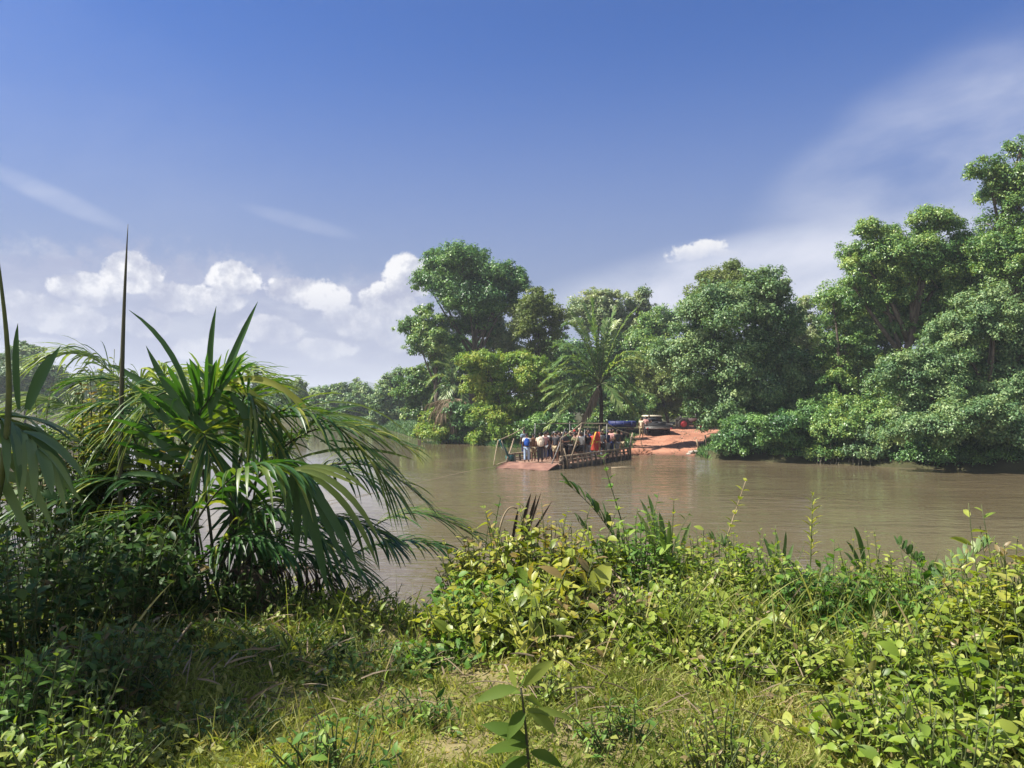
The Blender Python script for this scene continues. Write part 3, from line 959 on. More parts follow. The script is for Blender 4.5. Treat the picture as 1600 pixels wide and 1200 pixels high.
def thatch():
    hub = W(716, 624, 72)
    base = at_ground(722, 72)
    root = empty('dead_palm', base, 'dead palm with brown drooping fronds above the yellow bush', 'palm', None)
    mt = MB()
    mt.tube([base, (base + hub) / 2, hub], [0.2, 0.18, 0.16], 8)
    mt.build('trunk', M['bark_dark'], root)
    for (cx, cy, tx, ty, dd) in ((695, 618, 672, 648, -1), (690, 626, 680, 660, -1.6), (700, 620, 668, 632, 0.4), (730, 622, 744, 668, -1), (724, 628, 730, 682, -1.6), (712, 630, 706, 672, -2), (700, 622, 690, 650, -2)):
        ml, mr = MB(), MB()
        frond(ml, mr, [hub, W(cx, cy, 72 + dd), W(tx, ty, 72 + dd)], 40, 1.1, 0.06, 0.1, (50, 15), 1.0, 0.0, 0.04, 0.6, 0.45, 0.25, 5)
        f = ml.build('dead_frond', M['thatch'], root)
        mr.build('rachis', M['stem_dry'], f)


thatch()


# ------------------------------------------------------------------ painted and plain materials
def paint(name, c, rough=0.5, spec=0.4, wear=0.15, metal=0.0, scale=4.0):
    return rough_mat(name, [x * (1 - wear) for x in c], [min(1, x * (1 + wear)) for x in c], scale, rough, 0.1, spec=spec, metal=metal)


M['rust'] = rough_mat('rusty_red_plate', (0.15, 0.075, 0.055), (0.26, 0.14, 0.10), 2.0, 0.85, 0.2)
M['deck'] = rough_mat('worn_deck', (0.20, 0.12, 0.085), (0.32, 0.20, 0.14), 2.5, 0.85, 0.2)
M['hull'] = rough_mat('dark_hull_steel', (0.03, 0.03, 0.028), (0.09, 0.075, 0.06), 3, 0.7, 0.2)
M['teal'] = rough_mat('teal_painted_steel', (0.02, 0.10, 0.10), (0.05, 0.17, 0.16), 5, 0.5, 0.1)
M['wood'] = rough_mat('weathered_wood', (0.16, 0.12, 0.08), (0.36, 0.28, 0.19), 5, 0.85, 0.3, (1, 1, 0.3))
M['wood_dark'] = rough_mat('wet_dark_wood', (0.05, 0.04, 0.03), (0.14, 0.105, 0.075), 5, 0.85, 0.3, (1, 1, 0.3))
M['rope'] = rough_mat('hemp_rope', (0.28, 0.22, 0.14), (0.45, 0.37, 0.25), 20, 0.9, 0.2)
M['steel'] = rough_mat('grey_steel', (0.10, 0.10, 0.10), (0.22, 0.21, 0.20), 6, 0.5, 0.1, metal=0.3)
M['tyre'] = rough_mat('tyre_rubber', (0.015, 0.014, 0.013), (0.05, 0.042, 0.035), 8, 0.85, 0.2)
M['cream'] = paint('cream_paint', (0.62, 0.56, 0.42), 0.45)
M['black_body'] = paint('dark_bodywork', (0.035, 0.033, 0.03), 0.5)
M['red_paint'] = paint('red_paint', (0.42, 0.04, 0.05), 0.45)
M['maroon'] = paint('dull_maroon_paint', (0.05, 0.018, 0.018), 0.7)
M['blue_paint'] = paint('blue_paint', (0.008, 0.018, 0.11), 0.6)
M['glass'] = paint('dark_window_glass', (0.02, 0.025, 0.03), 0.08, 0.6, 0.05)
M['skin'] = paint('brown_skin', (0.13, 0.065, 0.04), 0.5, 0.35, 0.08)
M['hair'] = paint('black_hair', (0.008, 0.007, 0.006), 0.6, 0.3, 0.1)
CLOTH = {'black': (0.014, 0.014, 0.016), 'white': (0.72, 0.70, 0.66), 'grey blue': (0.22, 0.29, 0.36), 'navy': (0.018, 0.028, 0.085), 'brown': (0.17, 0.085, 0.045), 'cream': (0.60, 0.50, 0.38),
         'pink': (0.55, 0.30, 0.27), 'olive': (0.20, 0.20, 0.11), 'grey': (0.20, 0.20, 0.20), 'light blue': (0.36, 0.46, 0.60), 'red': (0.42, 0.05, 0.04), 'dark grey': (0.05, 0.05, 0.055),
         'blue': (0.02, 0.07, 0.30), 'khaki': (0.33, 0.27, 0.17), 'maroon': (0.16, 0.03, 0.035), 'dark green': (0.03, 0.06, 0.035), 'yellow': (0.60, 0.42, 0.06)}
for k_, v_ in CLOTH.items():
    M['c_' + k_] = paint(k_.replace(' ', '_') + '_cloth', v_, 0.9, 0.1, 0.12, scale=9)


def flag_mat():
    m, g, p, out = new_mat('red_yellow_cloth')
    tc = g.node('ShaderNodeTexCoord')
    sep = g.node('ShaderNodeSeparateXYZ')
    g.put(sep.inputs[0], tc.outputs['Object'])
    X, Y, Z = sep.outputs
    diag = g.m('ABSOLUTE', g.m('SUBTRACT', X, g.m('ADD', -0.28, g.m('MULTIPLY', Z, 0.32))))
    band = g.m('LESS_THAN', diag, 0.03)
    spots = g.m('MULTIPLY', g.smooth(g.noise(tc.outputs['Object'], 5.0, 2), 0.56, 0.6), g.m('LESS_THAN', Z, 0.8))
    f = g.m('MAXIMUM', band, g.m('MULTIPLY', spots, 0.9))
    g.put(p.inputs['Base Color'], g.mix(f, (0.40, 0.05, 0.035), (0.5, 0.38, 0.06)))
    p.inputs['Roughness'].default_value = 0.85
    p.inputs['Specular IOR Level'].default_value = 0.1
    return m


M['flag'] = flag_mat()


# ------------------------------------------------------------------ people
def skin_mesh(name, V, E, Rad, sub=1):
    me = bpy.data.meshes.new(name)
    me.from_pydata([tuple(v) for v in V], E, [])
    o = bpy.data.objects.new('person_build', me)
    COL.objects.link(o)
    o.modifiers.new('skin', 'SKIN')
    lay = me.skin_vertices[0].data
    for q, r in zip(lay, Rad):
        q.radius = (r, r) if np.ndim(r) == 0 else r
        q.use_root = False
    lay[0].use_root = True
    if sub:
        s = o.modifiers.new('sub', 'SUBSURF')
        s.levels = s.render_levels = sub
    dg = bpy.context.evaluated_depsgraph_get()
    dg.update()
    out = bpy.data.meshes.new_from_object(o.evaluated_get(dg))
    out.name = name
    bpy.data.objects.remove(o)
    bpy.data.meshes.remove(me)
    for p in out.polygons:
        p.use_smooth = True
    return out


ARMS = {  # elbow and wrist relative to the shoulder, for x outward
    'down': ((0.05, -0.02, -0.28), (0.06, 0.06, -0.52)),
    'rail': ((0.08, 0.08, -0.26), (0.02, 0.30, -0.34)),
    'head': ((0.20, 0.04, 0.02), (0.08, 0.10, 0.24)),
    'fold': ((0.07, 0.02, -0.27), (-0.10, 0.20, -0.24)),
}


def body_sets(left, right, stance):
    """Body, shirt, long trousers and shorts meshes for one pose; the person faces +Y."""
    V, E, Q = [], [], []

    def put(p, r, a=None):
        V.append(p)
        Q.append(r)
        if a is not None:
            E.append((a, len(V) - 1))
        return len(V) - 1
    pel = put((0, 0, 0.94), (0.135, 0.105))
    waist = put((0, 0, 1.10), (0.125, 0.095), pel)
    chest = put((0, 0.0, 1.28), (0.15, 0.105), waist)
    up = put((0, -0.01, 1.41), (0.12, 0.085), chest)
    neck = put((0, 0.0, 1.49), 0.055, up)
    jaw = put((0, 0.025, 1.56), (0.07, 0.08), neck)
    face = put((0, 0.03, 1.63), (0.082, 0.098), jaw)
    put((0, 0.015, 1.705), (0.06, 0.07), face)
    arms = {}
    for s, kind in ((-1, left), (1, right)):
        sh = put((s * 0.185, -0.005, 1.395), 0.062, up)
        e, w = ARMS[kind]
        S = np.array(V[sh])
        ep = S + np.array((s * e[0], e[1], e[2]))
        wp = S + np.array((s * w[0], w[1], w[2]))
        ei = put(tuple(ep), 0.046, sh)
        wi = put(tuple(wp), 0.031, ei)
        dr = unit(wp - ep)
        side = unit(np.cross(dr, (s, 0.2, 0.1)))
        palm = put(tuple(wp + dr * 0.075), (0.038, 0.022), wi)
        for q, ln in ((-0.028, 0.062), (-0.009, 0.075), (0.010, 0.070), (0.028, 0.055)):
            f1 = put(tuple(wp + dr * 0.11 + side * q), 0.010, palm)
            put(tuple(wp + dr * (0.11 + ln) + side * q * 1.1 + np.array((0, 0.015, -0.005))), 0.008, f1)
        put(tuple(wp + dr * 0.07 + side * 0.06), 0.011, wi)
        arms[s] = (S, ep, wp)
    legs = {}
    for s in (-1, 1):
        step = stance * s
        hip = put((s * 0.095, 0, 0.86), 0.098, pel)
        knee = put((s * 0.105, 0.02 + step * 0.5, 0.49), 0.064, hip)
        ank = put((s * 0.11, -0.02 + step, 0.09), 0.043, knee)
        put((s * 0.125, 0.13 + step, 0.035), (0.045, 0.03), ank)
        legs[s] = (V[hip], V[knee], V[ank])
    body = skin_mesh('person_body', V, E, Q)
    co = np.zeros(len(body.vertices) * 3, np.float32)
    body.vertices.foreach_get('co', co)
    co = co.reshape(-1, 3)
    # nose and brow: push the middle of the face forward
    nose = np.exp(-((co[:, 0] / 0.022) ** 2) - ((co[:, 2] - 1.615) / 0.028) ** 2) * (co[:, 1] > 0.05)
    co[:, 1] += 0.028 * nose
    ear = np.exp(-((np.abs(co[:, 0]) - 0.085) / 0.02) ** 2 - ((co[:, 2] - 1.615) / 0.03) ** 2 - ((co[:, 1] - 0.01) / 0.03) ** 2)
    co[:, 0] += np.sign(co[:, 0]) * 0.02 * ear
    body.vertices.foreach_set('co', co.ravel())
    # shirt
    V2, E2, Q2 = [(0, 0, 0.88), (0, 0, 1.10), (0, 0, 1.28), (0, -0.01, 1.41), (0, 0, 1.465)], [(0, 1), (1, 2), (2, 3), (3, 4)], [(0.165, 0.135), (0.155, 0.125), (0.175, 0.13), (0.145, 0.108), (0.075, 0.075)]
    for s in (-1, 1):
        S, ep, wp = arms[s]
        n = len(V2)
        V2 += [tuple(S), tuple(S * 0.35 + ep * 0.65)]
        Q2 += [0.083, 0.070]
        E2 += [(3, n), (n, n + 1)]
    shirt = skin_mesh('person_shirt', V2, E2, Q2)
    out = []
    for long in (True, False):
        V3, E3, Q3 = [(0, 0, 0.94)], [], [(0.158, 0.125)]
        for s in (-1, 1):
            h, k, a = [np.array(q) for q in legs[s]]
            n = len(V3)
            if long:
                V3 += [tuple(h), tuple(k), tuple(k * 0.1 + a * 0.9)]
                Q3 += [0.115, 0.082, 0.066]
                E3 += [(0, n), (n, n + 1), (n + 1, n + 2)]
            else:
                V3 += [tuple(h), tuple(h * 0.15 + k * 0.85)]
                Q3 += [0.118, 0.10]
                E3 += [(0, n), (n, n + 1)]
        out.append(skin_mesh('person_trousers' if long else 'person_shorts', V3, E3, Q3))
    return body, shirt, out[0], out[1]


def hair_mesh(kind):
    bm = bmesh.new()
    bmesh.ops.create_uvsphere(bm, u_segments=16, v_segments=10, radius=1)
    for v in list(bm.verts):
        if v.co.z < (-0.1 if v.co.y < 0.15 else 0.45):
            bm.verts.remove(v)
    for v in bm.verts:
        v.co = Vector((v.co.x * 0.094, v.co.y * 0.11 + 0.008, v.co.z * 0.105 + 1.648 + 0.004 * math.sin(v.co.x * 40)))
    if kind == 'cap':
        r = bmesh.ops.create_cone(bm, segments=14, radius1=0.085, radius2=0.075, depth=0.016, cap_ends=True)
        for v in r['verts']:
            v.co = Vector((v.co.x * 0.9, v.co.y + 0.115, v.co.z + 1.685 - v.co.y * 0.15))
    me = bpy.data.meshes.new('person_' + kind)
    bm.to_mesh(me)
    bm.free()
    for p in me.polygons:
        p.use_smooth = True
    return me


POSES = [body_sets('down', 'down', 0.05), body_sets('rail', 'down', 0.12), body_sets('fold', 'fold', 0.0), body_sets('down', 'head', 0.04), body_sets('rail', 'rail', -0.08)]
HAIR = {k: hair_mesh(k) for k in ('hair', 'cap')}


def child_mesh(name, me, mat, parent):
    o = bpy.data.objects.new(name, me)
    COL.objects.link(o)
    o.parent = parent
    if not me.materials:
        me.materials.append(mat)
    o.material_slots[0].link = 'OBJECT'
    o.material_slots[0].material = mat
    return o


def person(pos, turn, label, shirt, bottom, pose=0, short=False, size=1.0, head='hair', headcol='hair', group='passengers crowded on the ferry'):
    b, s, t, sh = POSES[pose]
    root = bpy.data.objects.new('person', b)
    COL.objects.link(root)
    if not b.materials:
        b.materials.append(M['skin'])
    root.location = [float(q) for q in pos]
    root.rotation_euler = (0, 0, turn)
    root.scale = (size,) * 3
    tag(root, label, 'person', group)
    child_mesh('shirt', s, M['c_' + shirt], root)
    child_mesh('shorts' if short else 'trousers', sh if short else t, M['c_' + bottom], root)
    child_mesh(head, HAIR[head], M[headcol], root)
    return root


# ------------------------------------------------------------------ the ferry
FC = np.array((2.8, 44.4, 0.0))
FU = np.array((0.535, 0.845, 0.0))
FV = np.array((-0.845, 0.535, 0.0))
FROT = np.stack([FU, FV, (0, 0, 1)], 1)
DECK = 0.28


def F(a, b, z):
    return FC + FU * a + FV * b + np.array((0, 0, z))


def build_ferry():
    root = empty('ferry', F(5, 1.9, 0), 'crowded flat river ferry with plank railings and a rust red ramp', 'ferry')
    mb = MB()
    mb.box(F(5, 1.9, -0.06), (5.0, 1.85, 0.28), FROT)
    for a in np.arange(0.6, 9.8, 1.15):
        mb.box(F(a, -0.02, -0.05), (0.06, 0.06, 0.24), FROT)
    mb.build('hull', M['hull'], root)
    mb = MB()
    for b in np.arange(0.1, 3.75, 0.225):
        mb.box(F(5, b, DECK - 0.03), (5.0, 0.105, 0.028), FROT)
    mb.build('deck', M['deck'], root)
    # ramp at the near end, its lip in the water
    mb = MB()
    V = []
    for q in np.linspace(0, 1, 9):
        for b in np.linspace(0.15, 3.65, 13):
            V.append(F(-1.2 * q - 0.12 * math.sin(b * 2) * q, b, DECK + 0.02 - 0.30 * q ** 1.3 + 0.015 * math.sin(b * 7)))
    n = 13
    i = np.arange(8)[:, None] * n
    j = np.arange(n - 1)[None]
    top = np.stack([i + j, i + j + 1, i + n + j + 1, i + n + j], -1).reshape(-1, 4)
    V = np.array(V)
    k = len(V)
    V = np.concatenate([V, V - np.array((0, 0, 0.07))])
    rim = []
    edge = [q for q in range(n)] + [q * n + n - 1 for q in range(1, 9)] + [8 * n + q for q in range(n - 2, -1, -1)] + [q * n for q in range(7, 0, -1)]
    for a_, b_ in zip(edge, edge[1:] + edge[:1]):
        rim.append((a_, b_, b_ + k, a_ + k))
    mb.add(V, np.concatenate([top, top[:, ::-1] + k, np.array(rim)]))
    mb.build('ramp', M['rust'], root)
    # near and far side rails: a plank on stub posts
    for b, z0 in ((0.05, 0), (3.72, 0)):
        mb = MB()
        mb.box(F(5.0, b, DECK + 0.43), (4.9, 0.06, 0.055), FROT)
        mb.box(F(5.0, b, DECK + 0.20), (4.9, 0.035, 0.04), FROT)
        mb.build('side_rail', M['wood'], root)
        for a in np.arange(0.2, 9.9, 0.62):
            mb = MB()
            jx = rng.normal(0, 0.04, 2)
            mb.tube([F(a + jx[0], b - 0.10, -0.2), F(a, b - 0.11, 0.25), F(a + jx[1], b - 0.02, DECK + 0.40 + rng.uniform(0, 0.1))], [0.055, 0.06, 0.05], 6)
            mb.build('rail_post', M['wood_dark' if rng.random() < 0.5 else 'wood'], root)
    # ramp arms
    for b in (0.05, 3.72):
        mb = MB()
        p = [F(0.35, b, DECK + 0.15), F(-0.15, b, DECK + 0.75), F(-0.75, b, DECK + 1.35)]
        if b < 1:
            p = [F(0.35, b, DECK + 0.15), F(0.2, b, DECK + 0.8), F(0.1, b, DECK + 1.5)]
        mb.tube(p, [0.1, 0.085, 0.07] if b > 1 else [0.07, 0.06, 0.05], 8)
        mb.box(F(0.4, b, DECK + 0.18), (0.28, 0.12, 0.2), FROT)
        mb.build('ramp_arm', M['teal' if b > 1 else 'wood_dark'], root, smooth=False)
    # leaning poles and uprights
    poles = [(-0.2, 0.55, 0.1, 1.7, 0.6, 2.3, 0.034), (0.9, -0.05, 0.2, 2.9, 0.1, 2.6, 0.042), (-0.2, 3.6, 0.3, 1.3, 4.0, 1.6, 0.05), (6.2, 0.0, 0.2, 6.25, 0.0, 2.5, 0.035),
             (3.4, 3.7, 0.3, 3.4, 3.7, 2.5, 0.035), (3.0, 0.0, 0.3, 3.1, 0.0, 2.2, 0.03), (9.5, 0.0, -0.2, 10.1, -0.1, 1.75, 0.05), (9.8, -0.1, -0.3, 9.85, -0.1, 1.5, 0.06), (9.2, 0.0, -0.2, 9.95, -0.05, 1.4, 0.04),
             (9.9, 3.7, 0, 9.9, 3.7, 1.8, 0.05), (0.3, 0.0, 0, 0.25, 0.0, 1.5, 0.05), (8.1, 3.7, 0.2, 8.1, 3.7, 2.5, 0.035), (0.6, -0.12, -0.2, 0.2, -0.12, 1.2, 0.05)]
    for a, b, z, a2, b2, z2, r in poles:
        mb = MB()
        m_ = (F(a, b, z) + F(a2, b2, z2)) / 2 + rng.normal(0, 0.03, 3)
        mb.tube([F(a, b, z), m_, F(a2, b2, z2)], [r, r * 0.95, r * 0.8], 7)
        mb.build('pole', M[('wood' if r in (0.042, 0.05) else 'wood_dark') if r > 0.0355 else 'steel'], root)
    mb = MB()
    mb.tube([F(3.4, 3.7, 2.45), F(8.1, 3.7, 2.38)], 0.03, 6)
    mb.build('crossbar', M['wood_dark'], root)
    mb = MB()
    mb.tube([F(6.25, 0.0, 2.5), F(6.25, 3.7, 2.42)], 0.028, 6)
    mb.build('crossbar', M['wood_dark'], root)

    def rope(p, name='rope', r=0.022, sag=0.15):
        mb = MB()
        Q = []
        for q0, q1 in zip(p[:-1], p[1:]):
            t = np.linspace(0, 1, 9)[:-1, None]
            s_ = q0 * (1 - t) + q1 * t
            s_[:, 2] -= sag * np.sin(t[:, 0] * math.pi)
            Q.append(s_)
        Q.append(np.asarray(p[-1])[None])
        mb.tube(np.concatenate(Q), r, 5)
        return mb.build(name, M['rope'], root)
    rope([F(-0.75, 3.72, DECK + 1.35), F(2.6, 4.0, DECK + 2.0)], sag=0.05, r=0.03)
    rope([F(-0.78, 3.78, DECK + 1.33), F(-1.0, 3.9, 0.5), F(-1.1, 3.9, 0.06), F(-0.3, 3.5, 0.3)], sag=-0.06, r=0.03)
    rope([F(-0.72, 3.6, DECK + 1.3), F(-0.4, 3.3, 0.3)], sag=0.02, r=0.02)
    rope([F(0.1, 0.05, DECK + 1.5), F(2.9, 0.1, 2.6), F(6.25, 0.0, 2.5)], sag=0.04, r=0.025)
    rope([F(6.25, 0.0, 2.5), F(9.9, -0.05, 1.7)], sag=0.12, r=0.02)
    rope([F(9.9, -0.05, 1.5), F(11.5, -0.1, 1.3), F(12.8, 0.2, 0.35)], sag=0.1, r=0.025)
    return root


def build_backpack(pos, turn, label, col, size=1.0):
    c, s = math.cos(turn), math.sin(turn)
    Rm = np.array(((c, -s, 0), (s, c, 0), (0, 0, 1)))
    pos = np.asarray(pos, float)
    root = empty('backpack', pos, label, 'backpack', None)
    bm = bmesh.new()
    bmesh.ops.create_cube(bm, size=1)
    bmesh.ops.subdivide_edges(bm, edges=bm.edges[:], cuts=3, use_grid_fill=True)
    for v in bm.verts:
        q = v.co * 2
        sc = 1 - 0.14 * (q.x ** 2 * q.z ** 2 + q.y ** 2 * q.z ** 2)
        top = 1 - 0.22 * max(0, q.z) ** 3
        v.co = Vector((q.x * 0.16 * sc * top, q.y * 0.095 * sc * (1.1 - 0.25 * q.z), q.z * 0.24 * sc)) * size
    for name, off, k, mat in (('bag_body', (0, 0, 0), 1.0, col), ('front_pocket', (0, -0.085, -0.09), 0.62, col)):
        me = bpy.data.meshes.new(name)
        b2 = bm.copy()
        for v in b2.verts:
            w = Rm @ (np.array(v.co) * k + np.array(off) * size)
            v.co = Vector(w)
        b2.to_mesh(me)
        b2.free()
        for p in me.polygons:
            p.use_smooth = True
        me.materials.append(M['c_' + mat])
        o = bpy.data.objects.new(name, me)
        COL.objects.link(o)
        o.parent = root
    bm.free()
    for sx in (-1, 1):
        mb = MB()
        P = np.array([(sx * 0.11, 0.05, 0.2), (sx * 0.13, 0.17, 0.24), (sx * 0.13, 0.28, 0.1), (sx * 0.13, 0.22, -0.12), (sx * 0.12, 0.06, -0.2)]) * size
        mb.tube(bez(list(P), 10) @ Rm.T + pos, 0.018, 5)
        mb.build('strap', M['c_dark grey'], root)
    return root


def build_people():
    PI = math.pi
    z = DECK
    G = 'passengers crowded on the ferry'
    p1 = person(F(2.6, 4.05, z + 0.12), 0.5, 'person in grey blue shirt and navy trousers standing apart at the ferry\'s far rail', 'grey blue', 'navy', 0, group=G)
    mb = MB()
    mb.box(F(2.6, 4.05, z + 0.02), (0.5, 0.33, 0.09), FROT)
    tag(mb.build('wooden_crate', M['wood_dark'], None, F(2.6, 4.05, z - 0.1)), 'low dark crate under the grey blue shirted person\'s feet', 'crate')
    p2 = F(0.12, 2.35, z)
    person(p2, -0.15, 'person with a blue backpack in white shirt and pale blue jeans on the ramp end', 'white', 'light blue', 0, group=G)
    build_backpack(p2 + np.array((0.0, -0.21, 1.22)), -0.15, 'blue backpack worn by the person in pale blue jeans', 'blue')
    person(F(0.9, 2.35, z), 0.3, 'person in brown top and khaki shorts between the two backpack wearers', 'brown', 'khaki', 0, True, 0.97, group=G)
    p4 = F(0.5, 1.65, z)
    person(p4, 0.1, 'person with a cream backpack, cream shirt and dark grey trousers', 'cream', 'dark grey', 0, False, 1.02, group=G)
    build_backpack(p4 + np.array((0.02, -0.21, 1.26)), 0.1, 'large cream backpack worn by the person in dark grey trousers', 'cream', 1.25)
    rows = [
        (2.0, 2.2, 'pink', 'grey', 0, 0, 'hair', 'hair', 'person in pink shirt right behind the cream backpack wearer'),
        (2.3, 1.3, 'black', 'khaki', 1, 1, 'hair', 'hair', 'person in black top and khaki shorts right of the cream backpack wearer'),
        (2.0, 0.75, 'dark grey', 'black', 0, 2, 'cap', 'c_dark grey', 'person in dark grey top and cap with folded arms at the near rail'),
        (2.9, 2.6, 'white', 'navy', 0, 4, 'hair', 'hair', 'person in white shirt near the far rail behind the pink shirt'),
        (2.9, 1.8, 'grey', 'black', 0, 1, 'hair', 'hair', 'person in plain grey shirt deep in the crowd'),
        (2.8, 0.55, 'black', 'black', 1, 4, 'hair', 'hair', 'person all in black with shorts beside the leaning wooden pole'),
        (3.3, 1.1, 'dark green', 'grey', 1, 0, 'cap', 'c_khaki', 'person in dark green shirt and khaki cap'),
        (3.6, 2.9, 'red', 'dark grey', 0, 0, 'hair', 'hair', 'person in red shirt at the back of the crowd'),
        (3.7, 0.5, 'brown', 'black', 1, 0, 'hair', 'hair', 'person in brown top and black shorts at the near rail'),
        (3.8, 2.0, 'cream', 'navy', 0, 2, 'cap', 'c_cream', 'person in cream shirt and cream cap in mid crowd'),
        (4.2, 1.3, 'black', 'maroon', 0, 1, 'cap', 'c_red', 'person in black shirt and red cap left of the flag'),
        (4.4, 0.6, 'navy', 'black', 1, 0, 'hair', 'hair', 'person in navy shirt and black shorts just left of the flag'),
        (4.5, 2.7, 'olive', 'khaki', 0, 4, 'hair', 'hair', 'person in olive shirt and khaki trousers near the far rail'),
        (4.9, 1.9, 'pink', 'dark grey', 0, 0, 'cap', 'c_white', 'person in pink shirt and white cap above the flag'),
        (5.2, 1.15, 'pink', 'black', 0, 2, 'hair', 'hair', 'bareheaded person in pink shirt directly behind the flag'),
        (5.3, 2.8, 'grey blue', 'navy', 0, 1, 'hair', 'hair', 'person in grey blue shirt at the rear, behind the flag'),
        (5.7, 0.75, 'red', 'light blue', 0, 0, 'hair', 'hair', 'person in red top and pale jeans right beside the flag'),
        (5.8, 2.1, 'white', 'grey', 0, 0, 'cap', 'c_black', 'person in white shirt and black cap near the steel upright'),
        (6.3, 1.3, 'navy', 'navy', 0, 4, 'hair', 'hair', 'person all in navy right of the flag'),
        (6.5, 0.6, 'black', 'light blue', 0, 1, 'hair', 'hair', 'person in black shirt and pale jeans at the near rail, right of the flag'),
        (6.7, 2.6, 'maroon', 'dark grey', 0, 0, 'hair', 'hair', 'person in maroon shirt near the far crossbar'),
        (7.1, 1.8, 'dark grey', 'khaki', 0, 2, 'hair', 'hair', 'person in dark grey shirt and khaki trousers near the landing end'),
        (7.3, 0.8, 'black', 'dark grey', 0, 0, 'cap', 'c_olive', 'person in black shirt and olive cap near the landing end'),
        (7.8, 1.3, 'grey', 'navy', 1, 1, 'hair', 'hair', 'person in grey shirt and navy shorts near the landing end'),
        (8.1, 2.4, 'blue', 'grey', 0, 0, 'hair', 'hair', 'person in bright blue shirt near the landing end'),
        (8.3, 0.75, 'olive', 'dark green', 0, 3, 'hair', 'hair', 'person in olive shirt raising one arm to the head'),
        (8.8, 1.7, 'white', 'black', 0, 0, 'hair', 'hair', 'person in white shirt and black trousers nearest the landing'),
        (5.9, 0.25, 'grey', 'black', 1, 4, 'hair', 'hair', 'person in grey top and black shorts against the near rail, right of the flag'),
        (6.9, 0.3, 'navy', 'grey', 0, 0, 'cap', 'c_navy', 'person in navy shirt and navy cap at the near rail'),
        (7.7, 0.4, 'pink', 'navy', 0, 1, 'hair', 'hair', 'person in pink shirt and navy trousers at the near rail by the landing'),
        (8.6, 0.35, 'dark grey', 'grey', 0, 0, 'hair', 'hair', 'person in dark grey shirt and grey trousers at the near rail\'s end'),
        (9.2, 0.9, 'khaki', 'olive', 0, 2, 'hair', 'hair', 'person in khaki shirt with folded arms at the landing end'),
        (3.1, 0.3, 'white', 'dark grey', 1, 0, 'hair', 'hair', 'person in white top and dark shorts against the near rail'),
        (4.0, 0.25, 'black', 'grey', 0, 4, 'hair', 'hair', 'person in black shirt and grey trousers gripping the near rail'),
        (2.5, 1.9, 'black', 'navy', 0, 0, 'hair', 'hair', 'person in black shirt and navy trousers beside the plain grey shirt'),
        (2.4, 0.3, 'olive', 'black', 1, 2, 'hair', 'hair', 'person in olive top and black shorts at the near rail\'s ramp end'),
        (3.2, 2.2, 'black', 'grey', 0, 0, 'cap', 'c_grey', 'person in black shirt and grey cap in mid crowd'),
        (3.4, 0.7, 'pink', 'khaki', 1, 1, 'hair', 'hair', 'person in pink top and khaki shorts beside the dark green shirt'),
        (4.6, 1.6, 'white', 'black', 0, 0, 'hair', 'hair', 'person in white shirt and black trousers between cap wearers left of the flag'),
        (5.6, 1.5, 'cream', 'dark grey', 0, 4, 'hair', 'hair', 'person in cream shirt behind the person in red top'),
        (6.1, 1.9, 'black', 'maroon', 0, 0, 'hair', 'hair', 'person in black shirt and maroon trousers behind the all navy person'),
        (7.4, 2.6, 'pink', 'grey', 0, 0, 'cap', 'c_cream', 'person in pink shirt and cream cap near the far rail, right of the crossbar post'),
        (9.3, 0.35, 'black', 'khaki', 1, 0, 'hair', 'hair', 'person in black top and khaki shorts next to the landing poles'),
        (1.6, 1.2, 'dark grey', 'khaki', 1, 0, 'hair', 'hair', 'person in dark grey top and khaki shorts right of the large cream backpack'),
        (3.9, 2.7, 'yellow', 'black', 0, 0, 'hair', 'hair', 'person in yellow shirt at the back of the crowd'),
    ]
    for a, b, sh, bo, short, pose, head, hc, lab in rows:
        person(F(a, b, z), rng.uniform(-1.2, 1.2) + (PI if rng.random() < 0.35 else 0), lab, sh, bo, pose, bool(short), rng.uniform(0.93, 1.06), head, hc, G)
    # the red and yellow cloth held up among them
    a0 = F(5.0, 0.3, z)
    mb = MB()
    V = []
    nx, nz = 9, 15
    for k in range(nz):
        for q in range(nx):
            t, u = k / (nz - 1), q / (nx - 1)
            w = 0.25 + 0.62 * (1 - t) ** 0.8
            x = (u - 0.5) * w + 0.25 * t - 0.05
            y = 0.07 * math.sin(u * 9 + t * 2) * (1 - 0.5 * t) + 0.05 * math.sin(t * 6)
            V.append((a0[0] + x, a0[1] + y, a0[2] + 0.5 + 1.2 * t))
    i = np.arange(nz - 1)[:, None] * nx
    j = np.arange(nx - 1)[None]
    mb.add(V, np.stack([i + j, i + j + 1, i + nx + j + 1, i + nx + j], -1).reshape(-1, 4))
    fl = mb.build('flag', M['flag'], None, a0 + np.array((0, 0, 0.55)), smooth=True)
    so = fl.modifiers.new('thick', 'SOLIDIFY')
    so.thickness = 0.006
    tag(fl, 'red and yellow cloth flag hanging among the ferry passengers', 'flag')
    mb = MB()
    mb.tube([a0 + np.array((0.3, 0.02, 0.2)), a0 + np.array((0.32, 0.02, 2.1))], 0.018, 6)
    mb.build('flag_pole', M['wood'], fl)
    # people on the shore beside the truck
    S = 'people standing beside the truck on the shore'
    for px, d, sh, bo, pose, lab in ((1002, 67.0, 'cream', 'khaki', 0, 'person in cream shirt standing left of the truck on the red road'), (1009, 68.3, 'pink', 'dark grey', 2, 'person in pink shirt with folded arms by the truck\'s corner'),
                                     (1014, 69.6, 'dark grey', 'black', 4, 'person in dark clothes leaning on the truck\'s side')):
        g0 = at_ground(px, d)
        person(g0 + np.array((0, 0, 0.03)), rng.uniform(1.5, 3.6), lab, sh, bo, pose, False, 1.0, 'hair', 'hair', S)


build_ferry()
build_people()


